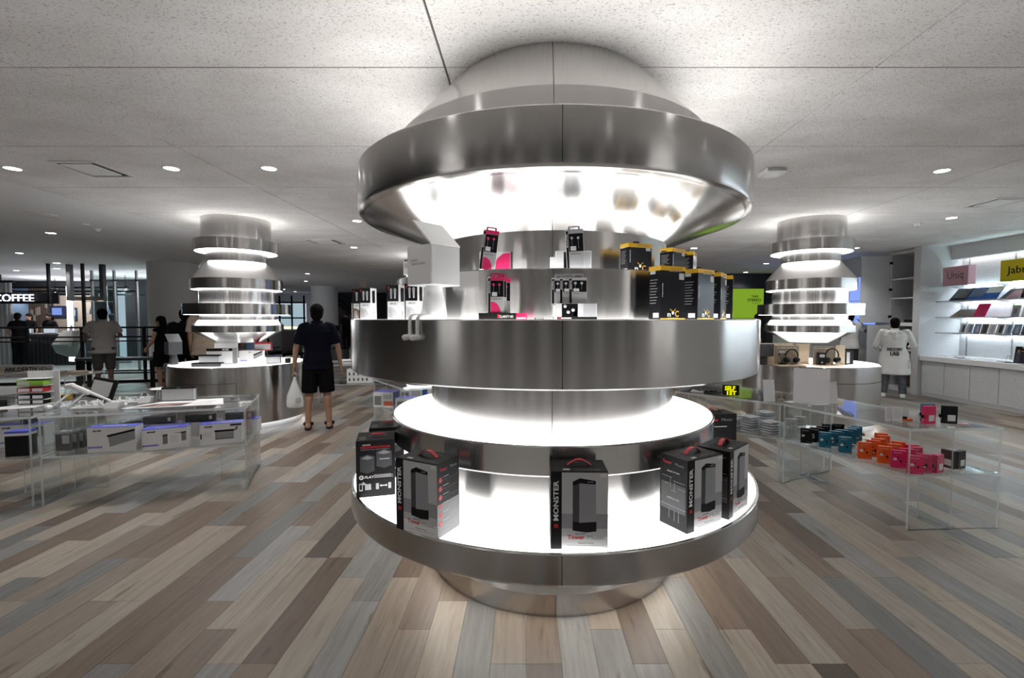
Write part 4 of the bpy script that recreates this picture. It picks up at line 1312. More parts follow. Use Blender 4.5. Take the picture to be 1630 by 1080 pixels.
# stacked clear cases and white packs on the second right table
case0 = None
def clear_case(x, y, z, rz, label):
    global case0
    if case0 is None:
        t = thing('clear_case', label, 'case', (x, y, z), rz, 'stacked clear cases on the right table')
        MB().rbox(0, 0, 0.0115, 0.155, 0.155, 0.022, 0.004).build('case_shell', 'clamshell', t)
        MB().rbox(0, 0, 0.0100, 0.120, 0.120, 0.012, 0.003).build('inner_card', 'paper', t)
        case0 = t
        return t
    return dup(case0, (x, y, z), rz, label)
stk = [(2.08, 4.62, 5, 'behind the yellow letters'), (2.20, 4.50, 7, 'in the middle of the row'), (2.33, 4.36, 6, 'nearest the tall white earphone pack'), (2.40, 4.60, 8, 'at the back of the row'), (2.02, 4.84, 6, 'farthest behind the pillar')]
words = ['lowest', 'second', 'third', 'fourth', 'fifth', 'sixth', 'seventh', 'eighth']
for x, y, n, where in stk:
    for k in range(n):
        clear_case(x + random.uniform(-.006, .006), y + random.uniform(-.006, .006), SHZ + 0.0235*k, R(20) + random.uniform(-.12, .12), '%s clear case in the stack %s' % (words[k], where))
t = carton('earphone_pack_white', 'tall white earphone pack beside the stacked clear cases', 'earphone pack', (2.50, 4.32, SHZ), R(-18), (0.095, 0.05, 0.165), 'white_card')
for ux in (0.34, 0.62):
    decal(t, (0.095, 0.05, 0.165), 'front', [(ux - .08, .18), (ux + .08, .18), (ux + .08, .55), (ux, .62), (ux - .08, .55)], 'light_grey', 'earphone_picture')
    decal(t, (0.095, 0.05, 0.165), 'front', [(ux - .05, .70), (ux + .06, .70), (ux + .04, .82), (ux - .04, .82)], 'kraft', 'earphone_picture')
dup(t, (2.64, 4.42, SHZ), R(-18), 'white earphone pack behind the tall white one')

def sheet_sign(loc, rz, w, h, lean, label, m='paper'):
    t = thing('paper_sign', label, 'sign', loc, rz, 'white sign cards on the right tables')
    mt = Matrix.Rotation(lean, 4, 'X')
    mb = MB()
    vs = [mt @ Vector(v) for v in ((-w/2, -0.0012, 0), (w/2, -0.0012, 0), (w/2, 0.0012, 0), (-w/2, 0.0012, 0), (-w/2, -0.0012, h), (w/2, -0.0012, h), (w/2, 0.0012, h), (-w/2, 0.0012, h))]
    mb.add(vs, [(0,3,2,1),(4,5,6,7),(0,1,5,4),(1,2,6,5),(2,3,7,6),(3,0,4,7)]).build('sign_sheet', m, t)
    MB().rbox(0, 0.03, 0.0025, w*0.9, 0.07, 0.005, 0.001).build('sign_foot', 'acrylic', t)
    return t
sheet_sign((2.28, 4.30, TOPZ), R(8), 0.115, 0.205, R(-6), 'grey-white narrow sign card, left of the large square one')
sheet_sign((2.63, 4.24, TOPZ), R(-24), 0.285, 0.315, R(0), 'large square blank white sign on the right table')
sheet_sign((2.80, 4.20, TOPZ), R(-12), 0.09, 0.20, R(-10), 'leaning narrow cream sign card, right of the large square one', 'white_card')
for k, (x, y, a) in enumerate(((2.50, 4.28, 12), (2.58, 4.22, -8), (2.66, 4.18, 4))):
    t = thing('leaflet', ['left', 'middle', 'right'][k] + ' leaflet lying at the foot of the large square sign', 'leaflet', (x, y, TOPZ + 0.0012*k), R(a), 'leaflets on the right table')
    MB().box(0, 0, 0.0008, 0.15, 0.10, 0.0012).build('leaflet_sheet', 'paper', t)
    decal(t, (0.15, 0.10, 0.0015), 'top', (0.1, 0.2, 0.8, 0.3), 'light_grey', 'text_line')
t = thing('yellow_letter_block', 'black block with bright yellow letters on the far right table', 'sign', (2.06, 4.62, TOPZ), R(-8))
MB().rbox(0.01, 0.03, 0.055, 0.15, 0.05, 0.10, 0.003).build('block_body', 'black', t)
letters(t, (0.15, 0.0, 0.10), 'front', 'SELF', 0.45, 0.58, 0.040, 'neon_yellow', off=0.004, bold=0.0022, width=0.10)
letters(t, (0.15, 0.0, 0.10), 'front', '1ST', 0.52, 0.12, 0.038, 'neon_yellow', off=0.004, bold=0.0022, width=0.09)
for k, (x, y, w) in enumerate(((1.86, 4.86, .2), (1.94, 4.80, .16))):
    t = thing('headset_tray', ['grey', 'dark'][k] + ' pile of cables and headsets beside the yellow letters', 'headset', (x, y, TOPZ), R(-30 + 50*k))
    MB().rbox(0, 0, 0.008, w, 0.12, 0.014, 0.004).build('tray', ['light_grey', 'black'][k], t)
    MB().tube([(-0.06 + 0.12*i/10, 0.03*math.sin(i*1.3), 0.02 + 0.006*math.cos(i*2)) for i in range(11)], 0.006, 6).build('cable', 'black', t)

# ------------------------------------------------------------------ speaker cartons on the left table
WB = (0.345, 0.115, 0.205)
def soundlink(loc, rz, label, size=WB, front='big', group='white speaker cartons with violet lids'):
    s = size
    t = thing('speaker_carton', label, 'speaker carton', loc, rz, group)
    MB().rbox(0, 0, s[2]/2, *s, b=0.002).build('carton_body', 'white_card', t)
    MB().box(0, 0, s[2] + 0.001, s[0], s[1], 0.002).build('lid_print', 'violet_blue', t)
    letters(t, s, 'top', 'SoundLink', 0.5, 0.3, 0.035, 'white_card', off=0.0035, width=s[0]*0.5)
    letters(t, s, 'front', 'BOSE', 0.20, 0.84, 0.013, 'black', bold=0.0008, shear=0.35, width=0.062)
    for k in range(3):
        decal(t, s, 'left', (0.25, 0.22 + 0.16*k, 0.40, 0.33 + 0.16*k), 'dark_grey', 'icon')
    if front == 'big':
        decal(t, s, 'front', [(0.46, 0.20), (0.98, 0.47), (0.98, 0.83), (0.43, 0.63)], 'mesh_grey', 'speaker_picture')
        decal(t, s, 'front', [(0.42, 0.60), (0.98, 0.82), (0.98, 0.90), (0.40, 0.68)], 'black', 'speaker_picture', off=0.0010)
        decal(t, s, 'front', (0.02, 0.17, 0.30, 0.245), 'violet_blue', 'name_band')
        letters(t, s, 'front', 'SoundLink III', 0.16, 0.185, 0.009, 'white_card', width=0.08)
    elif front == 'paper':
        decal(t, s, 'front', [(0.45, 0.24), (0.97, 0.36), (0.97, 0.76), (0.45, 0.66)], 'mid_grey', 'speaker_picture')
        decal(t, s, 'front', [(0.45, 0.64), (0.97, 0.74), (0.97, 0.80), (0.45, 0.70)], 'black', 'speaker_picture', off=0.0010)
        decal(t, s, 'front', (0.02, 0.19, 0.36, 0.27), 'violet_blue', 'name_band')
        letters(t, s, 'front', 'SoundLink III', 0.2, 0.205, 0.009, 'white_card', width=0.09)
        decal(t, s, 'front', (0.56, 0.24, 0.86, 0.74), 'paper', 'notice_sheet', off=0.0014)
        for k in range(7):
            decal(t, s, 'front', (0.60, 0.32 + 0.05*k, 0.80, 0.335 + 0.05*k), 'light_grey', 'text_line', off=0.0018)
    elif front == 'flat':
        decal(t, s, 'front', (0.36, 0.26, 0.80, 0.62), 'mesh_grey', 'speaker_picture')
        decal(t, s, 'front', (0.35, 0.60, 0.81, 0.69), 'black', 'speaker_picture', off=0.0010)
        decal(t, s, 'front', (0.36, 0.24, 0.80, 0.275), 'black', 'speaker_picture', off=0.0010)
        decal(t, s, 'front', (0.72, 0.85, 0.99, 0.95), 'navy', 'name_band')
        decal(t, s, 'front', [(0.80, 0.60), (0.87, 0.64), (0.91, 0.82), (0.86, 0.80)], 'brown', 'plug_picture')
        for k in range(5):
            decal(t, s, 'front', (0.08, 0.40 + 0.05*k, 0.28, 0.415 + 0.05*k), 'light_grey', 'text_line')
        decal(t, s, 'front', (0.02, 0.3, 0.05, 0.55), 'black', 'icon')
    return t
LA = math.atan2(0.39, 1.42)
m, a = from_edge((-3.585, 3.765), (-3.245, 3.845), 0.115)
soundlink((m.x, m.y, SHZ), a, 'white speaker carton with a large slanted speaker picture, on the left shelf')
m, a = from_edge((-3.195, 3.815), (-2.880, 3.950), 0.15)
soundlink((m.x, m.y, SHZ), a + R(2), 'white speaker carton with a paper notice stuck on its front', (0.315, 0.15, 0.175), 'paper')
m, a = from_edge((-2.815, 3.985), (-2.525, 4.115), 0.12)
soundlink((m.x, m.y, SHZ), a, 'white speaker carton nearest the right end of the left shelf', (0.318, 0.12, 0.180), 'flat')
s_ = (0.30, 0.13, 0.135)
q0 = soundlink((-3.38, 4.28, SHZ), LA, 'left back-row speaker carton under a black pack', s_, 'none')
for x, y, lb, lb2 in ((-3.06, 4.37, 'middle back-row speaker carton under a black pack', None), (-2.74, 4.47, 'right back-row speaker carton under a black pack', None)):
    dup(q0, (x, y, SHZ), LA, lb)
bp0 = None
for x, y, lb in ((-3.38, 4.27, 'left black clear-wrapped pack on the back row'), (-3.06, 4.36, 'middle black clear-wrapped pack on the back row'), (-2.75, 4.46, 'right black clear-wrapped pack on the back row')):
    if bp0 is None:
        bp0 = thing('wrapped_pack', lb, 'pack', (x, y, SHZ + 0.137), LA, 'black clear-wrapped packs on speaker cartons')
        MB().rbox(0, 0, 0.034, 0.235, 0.075, 0.062, 0.003).build('inner_box', 'black', bp0)
        MB().rbox(0.0, 0, 0.038, 0.262, 0.095, 0.076, 0.006).build('clear_sleeve', 'clamshell', bp0)
        MB().box(0.095, -0.0485, 0.038, 0.024, 0.0015, 0.034).build('barcode_sticker', 'white_card', bp0)
    else:
        dup(bp0, (x, y, SHZ + 0.137), LA, lb)
# row of slim clear cases on the left part of the shelf
sl0 = None
ow = ['first', 'second', 'third', 'fourth', 'fifth', 'sixth', 'seventh', 'eighth', 'ninth', 'tenth', 'eleventh', 'twelfth', 'thirteenth', 'fourteenth']
for k in range(14):
    x, y = -3.83 + 0.032*k*0.55, 3.82 + 0.042*k
    lb = '%s slim upright case from the front of the row at the left of the shelf' % ow[k]
    if sl0 is None:
        sl0 = thing('slim_case', lb, 'case', (x, y, SHZ), R(12), 'slim cases in a row on the left shelf')
        MB().rbox(0, 0, 0.085, 0.125, 0.026, 0.17, 0.003).build('case_shell', 'clamshell', sl0)
        MB().box(0, 0.004, 0.075, 0.11, 0.012, 0.14).build('dark_insert', 'dark_grey', sl0)
        MB().box(0.02, -0.005, 0.10, 0.05, 0.003, 0.07).build('grey_card', 'light_grey', sl0)
    else:
        dup(sl0, (x, y, SHZ), R(12), lb)
# left edge table: shelf cartons
t = carton('black_front_box', 'box with a black front and violet lid at the left picture edge', 'box', (-4.07, 3.72, SHZ), R(14), (0.15, 0.10, 0.165), 'black')
MB().box(0, 0, 0.176, 0.15, 0.10, 0.020).build('white_band', 'white_card', t)
MB().box(0, 0, 0.194, 0.15, 0.10, 0.016).build('lid_print', 'violet_blue', t)
soundlink((-4.35, 4.02, SHZ), R(15), 'white speaker carton behind the black-fronted box at the left edge', (0.33, 0.13, 0.19), 'big')
soundlink((-4.75, 3.85, SHZ), R(15), 'white speaker carton just outside the left picture edge', (0.33, 0.13, 0.19), 'big')
t = thing('black_camera', 'small black gadget standing on the carton behind the black-fronted box', 'gadget', (-4.32, 4.02, SHZ + 0.192), R(20))
MB().rbox(0, 0, 0.022, 0.10, 0.05, 0.044, 0.008).build('gadget_body', 'black', t)
MB().caps((0, -0.02, 0.03), (0, -0.05, 0.03), 0.016, 0.014).build('lens', 'black_gloss', t, smooth=True)

# things on top of the left tables
def bar_speaker(loc, rz, label, w=0.27, h=0.135, d=0.05, body='silver', face='mesh_grey', cap='black', name='bar_speaker', lean=0.0):
    t = thing(name, label, 'speaker', loc, rz)
    t.rotation_euler = (lean, 0, rz)
    MB().rbox(0, 0, h/2, w, d, h, 0.006).build('housing', body, t)
    MB().rbox(0, -d/2 - 0.001, h*0.44, w*0.94, 0.004, h*0.70, 0.002).build('grille', face, t)
    MB().rbox(0, -0.001, h*0.92, w*1.002, d*1.04, h*0.16, 0.004).build('top_band', cap, t)
    MB().rbox(0, 0, 0.006, w*0.98, d*1.05, 0.012, 0.003).build('foot', cap, t)
    return t
t = bar_speaker((-3.245, 4.345, TOPZ), LA, 'silver bar speaker with black top standing on the left table', face='light_grey')
letters(t, (0.27, 0.05, 0.135), 'front', 'BOSE', 0.5, 0.895, 0.007, 'light_grey', off=0.003, shear=0.3, width=0.03)
t = thing('picture_mat', 'white printed mat with a dark picture under the silver speaker', 'mat', (-3.10, 4.22, TOPZ), LA)
MB().prism([(-0.42, -0.18), (0.36, -0.17), (0.24, 0.20), (-0.20, 0.18)], 0.0, 0.003).build('mat_sheet', 'paper', t)
MB().prism([(-0.36, -0.15), (0.02, -0.145), (0.06, 0.0), (-0.24, 0.01)], 0.003, 0.0036).build('picture_print', 'brown', t)
MB().prism([(-0.22, -0.10), (-0.10, -0.10), (-0.06, -0.05), (-0.18, -0.05)], 0.0036, 0.0042).build('picture_print', 'sign_pink', t)
for k in range(4):
    MB().box(0.16, -0.10 + 0.05*k, 0.0034, 0.12 + 0.02*(k % 2), 0.012, 0.0008).build('text_line', 'light_grey', t)
t = thing('tablet_frame', 'black framed tablet leaning back behind the white gadgets', 'tablet', (-4.00, 4.34, TOPZ), R(-14))
t.rotation_euler = (R(-16), R(6), R(-14))
MB().rbox(0, 0, 0.115, 0.30, 0.018, 0.20, 0.004).build('frame', 'black', t)
MB().box(-0.012, -0.0095, 0.118, 0.235, 0.002, 0.135).build('screen', 'light_grey', t)
t = thing('case_rack', 'white upright rack holding four coloured cases on the left table', 'rack', (-4.40, 4.14, TOPZ), R(12))
MB().rbox(0.05, 0.05, 0.15, 0.24, 0.012, 0.30, 0.002).build('back_plate', 'white_gloss', t)
MB().rbox(0.0, 0.0, 0.005, 0.26, 0.14, 0.010, 0.002).build('rack_base', 'white_gloss', t)
for k in range(4):
    MB().rbox(0.02, 0.0, 0.052 + 0.062*k, 0.21, 0.09, 0.005, 0.001).build('rack_shelf', 'white_gloss', t)
for k, (col, lb) in enumerate((('black', 'lowest case in the white rack, black rimmed'), ('black', 'second lowest case in the white rack, black rimmed'), ('bronze', 'dark red rimmed case in the white rack'), ('lime', 'lime green case topmost in the white rack'))):
    z = TOPZ + [0.011, 0.056, 0.118, 0.180][k] + (0.0 if k == 0 else 0.0)
    c = thing('colour_case', lb, 'case', (-4.39, 4.135, z), R(12), 'cases in the white rack')
    MB().rbox(0, 0, 0.0215, 0.20, 0.085, 0.040, 0.005).build('case_rim', col if col != 'bronze' else 'red', c)
    MB().box(-0.045, -0.0432, 0.0215, 0.085, 0.002, 0.028).build('front_window', 'white_card', c)
    MB().box(0.055, -0.0432, 0.0215, 0.075, 0.002, 0.028).build('front_window', 'paper' if k != 3 else 'lime', c)
# white construction-kit gadgets
def bits(parent, n, sx, sy, z0, seed, m='white_gloss'):
    r = random.Random(seed)
    for k in range(n):
        mb = MB()
        x, y = r.uniform(-sx, sx), r.uniform(-sy, sy)
        q = r.random()
        h = r.uniform(0.012, 0.045)
        if q < 0.5:
            mb.rbox(x, y, z0 + h/2, r.uniform(0.012, 0.04), r.uniform(0.012, 0.03), h, 0.002, rz=r.uniform(0, 3))
        else:
            mb.caps((x, y, z0 + 0.006), (x + r.uniform(-.03, .03), y + r.uniform(-.03, .03), z0 + h + 0.01), 0.006, 0.004, 8)
        mb.build(['hook', 'earbud', 'prong'][k % 3], m if k % 4 else 'silver', parent, smooth=True, angle=30)
for (x, y, a, w, n, sd, lb) in ((-3.70, 4.02, 14, 0.34, 16, 3, 'front white display tray covered with small white earphones'), (-3.62, 4.28, 18, 0.30, 14, 5, 'rear white display tray covered with small white earphones')):
    t = thing('earphone_tray', lb, 'display tray', (x, y, TOPZ), R(a), 'white earphone trays on the left table')
    MB().rbox(0, 0, 0.008, w, 0.15, 0.016, 0.003).build('tray', 'white_gloss', t)
    mb = MB(); mb.add([(w*0.2, -0.085, 0.0), (w*0.5, -0.085, 0.0), (w*0.5, 0.03, 0.0), (w*0.2, 0.03, 0.0), (w*0.2, -0.05, 0.045), (w*0.5, -0.05, 0.045), (w*0.5, 0.03, 0.045), (w*0.2, 0.03, 0.045)], [(0,3,2,1),(4,5,6,7),(0,1,5,4),(1,2,6,5),(2,3,7,6),(3,0,4,7)])
    mb.build('sloped_holder', 'light_grey', t)
    for k in range(6):
        MB().rbox(-w*0.40 + 0.045*k, -0.04, 0.022, 0.034, 0.022, 0.014, 0.003).build('button_strip', 'white_card', t)
    bits(t, n, w*0.42, 0.06, 0.016, sd)
t = thing('easel_gadget', 'white two-legged tube easel leaning at the front of the left table', 'stand', (-3.93, 4.02, TOPZ), R(10))
MB().caps((-0.10, -0.10, 0.012), (0.02, 0.02, 0.17), 0.009, 0.009).build('strut', 'white_gloss', t, smooth=True)
MB().caps((0.0, -0.06, 0.012), (0.09, 0.04, 0.14), 0.009, 0.009).build('strut', 'white_gloss', t, smooth=True)
MB().caps((-0.01, 0.0, 0.195), (0.24, 0.06, 0.045), 0.016, 0.010).build('beam', 'white_gloss', t, smooth=True)
MB().caps((0.0, 0.0, 0.185), (0.10, 0.02, 0.125), 0.024, 0.024).build('sleeve', 'white_gloss', t, smooth=True)
MB().caps((-0.035, -0.01, 0.188), (0.0, 0.0, 0.192), 0.022, 0.022).build('end_cap', 'white_gloss', t, smooth=True)
MB().caps((-0.11, -0.115, 0.022), (-0.105, -0.095, 0.022), 0.022, 0.020).build('foot_disc', 'white_gloss', t, smooth=True)
t = thing('disc_stand', 'small white disc on legs at the back of the left table', 'stand', (-3.48, 4.42, TOPZ), R(0))
MB().lathe([(0, 0.095), (0.075, 0.097), (0.085, 0.104), (0.075, 0.111), (0, 0.113)], 24).build('disc', 'white_gloss', t, smooth=True)
for k in range(3):
    aa = R(120*k + 20)
    MB().caps((0.05*math.cos(aa), 0.05*math.sin(aa), 0.008), (0.03*math.cos(aa), 0.03*math.sin(aa), 0.098), 0.006, 0.006).build('leg', 'white_gloss', t, smooth=True)
t = bar_speaker((-4.72, 4.02, TOPZ), R(12), 'black soundbar lying on the table at the left picture edge', 0.30, 0.055, 0.09, 'black', 'dark_grey')
for x, y, a, lb in ((-4.62, 3.86, 10, 'white leaflet under the black soundbar at the left edge'), (-4.42, 4.02, 25, 'white leaflet between the rack and the black soundbar')):
    t = thing('leaflet', lb, 'leaflet', (x, y, TOPZ), R(a))
    MB().box(0, 0, 0.0008, 0.30, 0.16, 0.0014).build('leaflet_sheet', 'paper', t)
    decal(t, (0.30, 0.16, 0.0015), 'top', (0.1, 0.3, 0.6, 0.5), 'light_grey', 'text_line')

# cartons on the table behind the pillar
def two_tone(loc, rz, size, label, red=False):
    s = size
    t = thing('blue_white_carton', label, 'carton', loc, rz, 'blue and white cartons behind the pillar')
    MB().rbox(0, 0, s[2]/2, *s, b=0.002).build('carton_body', 'white_card', t)
    MB().box(0, 0, s[2] + 0.001, s[0]*0.98, s[1]*0.98, 0.002).build('lid_print', 'violet_blue', t)
    decal(t, s, 'front', (0.06, 0.15, 0.40, 0.75), 'mid_grey', 'picture_print')
    decal(t, s, 'front', (0.52, 0.55, 0.92, 0.85), 'light_grey', 'text_print')
    decal(t, s, 'front', (0.52, 0.08, 0.98, 0.42), 'orange' if red else 'light_grey', 'colour_patch')
    decal(t, s, 'right', (0.0, 0.0, 1.0, 1.0), 'blue', 'side_print')
    return t
c0 = two_tone((-1.74, 5.83, SHZ), R(-8), (0.26, 0.20, 0.19), 'blue and white carton with an orange patch behind the pillar', True)
two_tone((-1.44, 6.02, SHZ), R(-8), (0.30, 0.20, 0.21), 'blue and white carton at the back behind the pillar')
two_tone((-1.36, 5.60, SHZ), R(-8), (0.36, 0.18, 0.15), 'low blue and white carton beside the glowing shelf')
two_tone((-1.05, 5.85, SHZ), R(-8), (0.30, 0.2, 0.22), 'blue and white carton mostly hidden by the pillar neck')
t = carton('dotted_box', 'white box with black spots on the table behind the man in navy', 'box', (-2.85, 8.05, SHZ), R(8), (0.42, 0.2, 0.24), 'white_card')
for k in range(9):
    decal(t, (0.42, 0.2, 0.24), 'front', (0.08 + 0.1*(k % 5)*1.7, 0.15 + 0.4*(k // 5), 0.14 + 0.1*(k % 5)*1.7, 0.35 + 0.4*(k // 5)), 'dark_grey', 'printed_spot')
t = carton('white_keyboard_box', 'flat white box on top of the table behind the man in navy', 'box', (-2.95, 8.12, TOPZ), R(8), (0.5, 0.2, 0.06), 'white_card')
decal(t, (0.5, 0.2, 0.06), 'front', (0.1, 0.3, 0.5, 0.7), 'mid_grey', 'text_line')

# table by the railing
t = thing('letter_sign', 'white strip sign with black capital letters on the table by the railing', 'sign', (-7.05, 6.55, TOPZ), R(10))
MB().rbox(0, 0, 0.06, 0.66, 0.02, 0.12, 0.003).build('sign_board', 'light_grey', t)
letters(t, (0.66, 0.02, 0.12), 'front', 'ARK:DERTIY', 0.42, 0.22, 0.06, 'black', bold=0.002, width=0.40)
letters(t, (0.66, 0.02, 0.12), 'front', '|Ds', 0.86, 0.22, 0.06, 'dark_grey', width=0.14)
for k, (x, y, w, d, h, col, lb) in enumerate(((-7.45, 6.25, .5, .28, .05, 'kraft', 'flat brown parcel on the table by the railing'), (-6.62, 6.32, .45, .30, .05, 'grey_cloth', 'grey folded cloth on the table by the railing'), (-6.35, 6.42, .38, .25, .04, 'kraft', 'pale flat parcel at the right end of the railing table'), (-7.5, 6.5, .25, .12, .06, 'orange', 'small orange pack at the left of the railing table'))):
    t = carton('parcel', lb, 'parcel', (x, y, TOPZ), R(10 + 7*k), (w, d, h), col)
    MB().box(0, 0, h + 0.002, w*0.2, d, 0.003).build('tape_band', 'dark_grey', t)
for k, (x, y, w, d, h, col, lb) in enumerate(((-7.4, 6.15, .20, .22, .20, 'red', 'dark red box on the shelf of the railing table'), (-7.18, 6.2, .08, .2, .20, 'brown', 'brown box on the shelf of the railing table'), (-6.45, 6.35, .34, .22, .05, 'black', 'black flat gadget on the shelf of the railing table'), (-6.3, 6.33, .12, .1, .07, 'yellow', 'small yellow pack on the shelf of the railing table'))):
    t = carton('shelf_box', lb, 'box', (x, y, SHZ), R(10), (w, d, h), col)
    decal(t, (w, d, h), 'front', (0.1, 0.1, 0.9, 0.3), 'dark_grey', 'text_line')

# ------------------------------------------------------------------ counter items on the left round counter
CT = 0.868
t = bar_speaker((-4.215, 6.165, CT), R(8), 'long low black soundbar at the front of the left round counter', 0.36, 0.052, 0.10, 'black', 'dark_grey')
MB().rbox(0.22, 0.0, 0.02, 0.16, 0.09, 0.036, 0.006).build('side_wedge', 'silver', t)
s_ = (0.335, 0.14, 0.225)
t = carton('boxed_speaker', 'tall white carton with a black top band on the left round counter', 'carton', (-4.24, 6.50, CT), R(8), s_, 'white_card')
decal(t, s_, 'front', (0.0, 0.82, 1, 1), 'black', 'top_print')
decal(t, s_, 'right', (0, 0, 1, 1), 'mid_grey', 'side_print')
letters(t, s_, 'front', 'BOSE', 0.72, 0.87, 0.022, 'white_card', bold=0.001, shear=0.35, width=0.09)
t = bar_speaker((-4.30, 6.34, CT), R(8), 'pale silver bar speaker in front of the tall white carton', 0.265, 0.145, 0.06, 'silver', 'light_grey')
t = thing('white_divider', 'plain white upright panel behind the tall carton on the left counter', 'panel', (-4.32, 6.72, CT), R(8))
MB().rbox(0, 0, 0.142, 0.30, 0.04, 0.284, 0.003).build('panel_board', 'white_gloss', t)
MB().rbox(0, 0, 0.006, 0.32, 0.10, 0.012, 0.002).build('panel_foot', 'white_gloss', t)
s_ = (0.30, 0.16, 0.175)
t = carton('boxed_speaker', 'white carton with a slanted speaker picture on the left round counter', 'carton', (-3.96, 6.74, CT), R(18), s_, 'white_card')
decal(t, s_, 'front', [(0.62, 0.30), (0.99, 0.62), (0.99, 0.92), (0.62, 0.62)], 'mesh_grey', 'speaker_picture')
decal(t, s_, 'front', [(0.62, 0.58), (0.99, 0.88), (0.99, 0.98), (0.62, 0.70)], 'black', 'speaker_picture', off=0.001)
letters(t, s_, 'front', 'BOSE', 0.45, 0.84, 0.011, 'dark_grey', bold=0.0005, shear=0.3, width=0.035)
decal(t, s_, 'front', (0.06, 0.18, 0.34, 0.24), 'violet_blue', 'name_band')
bar_speaker((-3.83, 6.80, CT + 0.176), R(18), 'red bar speaker standing on the white carton', 0.215, 0.115, 0.06, 'red', 'light_grey', 'red')
bar_speaker((-3.57, 6.60, CT), R(18), 'navy bar speaker at the right of the left round counter', 0.185, 0.115, 0.05, 'navy', 'light_grey', 'navy')
t = thing('puck_speaker', 'small white puck gadget beside the navy speaker', 'gadget', (-3.40, 6.66, CT), 0)
MB().lathe([(0, 0), (0.035, 0), (0.038, 0.01), (0.038, 0.065), (0, 0.068)], 18).build('puck_body', 'black', t, smooth=True)
MB().lathe([(0, 0.068), (0.037, 0.068), (0.037, 0.085), (0, 0.086)], 18).build('puck_top', 'white_gloss', t, smooth=True)
t = thing('coiled_cable', 'thin dark cable lying on the left round counter', 'cable', (-4.02, 6.45, CT), 0)
MB().tube([(-0.05 + 0.02*i, 0.03*math.sin(i*0.8), 0.005 + 0.012*math.sin(i*0.4)**2) for i in range(14)], 0.003, 6).build('cable_cord', 'mid_grey', t, smooth=True)

# ------------------------------------------------------------------ headphone boards on the right round counter
def headphones(loc, rz, label, k=1.0):
    t = thing('headphones', label, 'headphones', loc, rz, 'headphones on the wooden stands')
    P = [(0.075*k*math.cos(R(q)), 0, 0.11*k + 0.085*k*math.sin(R(q))) for q in range(-10, 191, 20)]
    MB().tube(P, 0.008*k, 8).build('headband', 'black', t, smooth=True)
    for sx in (-1, 1):
        mb = MB().caps((sx*0.066*k, 0, 0.060*k), (sx*0.050*k, 0, 0.055*k), 0.036*k, 0.034*k, 14)
        mb.build('ear_cup', 'black_gloss', t, smooth=True)
        MB().caps((sx*0.075*k, 0, 0.062*k), (sx*0.078*k, 0, 0.062*k), 0.014*k, 0.014*k).build('cup_badge', 'silver', t, smooth=True)
    MB().tube([(0.05*k, -0.01, 0.03*k), (0.04*k, -0.03, 0.01*k), (0.0, -0.05, 0.006), (-0.05*k, -0.06, 0.005)], 0.003, 6).build('cable', 'black', t)
    return t
def board(loc, rz, w, h, label):
    s = (w, 0.018, h)
    t = thing('headphone_stand', label, 'display stand', loc, rz, 'wooden headphone stands')
    MB().rbox(0, 0, h/2, *s, b=0.002).build('back_board', 'kraft', t)
    MB().rbox(0, -0.08, 0.009, w*1.08, 0.20, 0.018, 0.002).build('base_board', 'pale_wood', t)
    letters(t, s, 'front', 'audio-technica', 0.56, 0.86, 0.020, 'white_card', bold=0.0006, width=w*0.70)
    n = 12
    decal(t, s, 'front', [(0.12 + 0.035*math.cos(2*PI*i/n), 0.895 + 0.05*math.sin(2*PI*i/n)) for i in range(n)], 'light_grey', 'emblem')
    return t
board((3.56, 6.30, CT), R(-3), 0.315, 0.270, 'left brown headphone stand on the right round counter')
headphones((3.60, 6.245, CT + 0.018), R(-3), 'large black headphones in front of the left brown stand', 1.05)
t = thing('earbuds_rack', 'small earphones hanging on the left brown stand', 'earphones', (3.475, 6.265, CT + 0.018), R(-3))
MB().rbox(0, 0, 0.165, 0.075, 0.016, 0.030, 0.004).build('holder', 'light_grey', t)
for sx in (-1, 1):
    MB().tube([(sx*0.03, -0.01, 0.155), (sx*0.036, -0.014, 0.12), (sx*0.01, -0.014, 0.06), (0, -0.012, 0.012)], 0.003, 6).build('cable', 'black', t)
    MB().ell((sx*0.038, -0.01, 0.135), (0.010, 0.010, 0.013), 10, 6).build('earbud', 'black', t, smooth=True)
MB().rbox(0, -0.02, 0.012, 0.10, 0.05, 0.022, 0.006).build('coil', 'black', t)
board((4.03, 6.26, CT), R(-3), 0.265, 0.265, 'right brown headphone stand on the right round counter')
headphones((4.115, 6.205, CT + 0.018), R(-3), 'large black headphones in front of the right brown stand', 1.12)
t = carton('headphone_carton', 'small black box with printed white panel beside the right headphones', 'box', (3.965, 6.20, CT + 0.018), R(-3), (0.10, 0.05, 0.165), 'black_card')
decal(t, (0.10, 0.05, 0.165), 'front', (0.16, 0.62, 0.84, 0.86), 'light_grey', 'picture_print')
decal(t, (0.10, 0.05, 0.165), 'front', (0.40, 0.14, 0.60, 0.26), 'light_grey', 'picture_print')
for x, y, a, w, h, lb in ((3.50, 6.46, -3, .45, .292, 'pale wooden panel behind the left brown stand'), (3.86, 6.44, -3, .17, .285, 'pale wooden panel between the two brown stands'), (4.30, 6.32, -3, .115, .275, 'pale wooden post right of the right brown stand'), (3.42, 6.72, 5, .10, .25, 'pale wooden post at the left of the right counter')):
    t = thing('wood_panel', lb, 'panel', (x, y, CT), R(a), 'pale wooden panels on the right counter')
    MB().rbox(0, 0, h/2, w, 0.022, h, 0.002).build('panel_board', 'pale_wood', t)
    MB().rbox(0, 0, 0.007, w*0.96, 0.14, 0.014, 0.002).build('panel_foot', 'pale_wood', t)
t = carton('boxed_headphones', 'clear-fronted black box right of the wooden post', 'box', (4.49, 6.45, CT), R(10), (0.12, 0.08, 0.19), 'black_card')
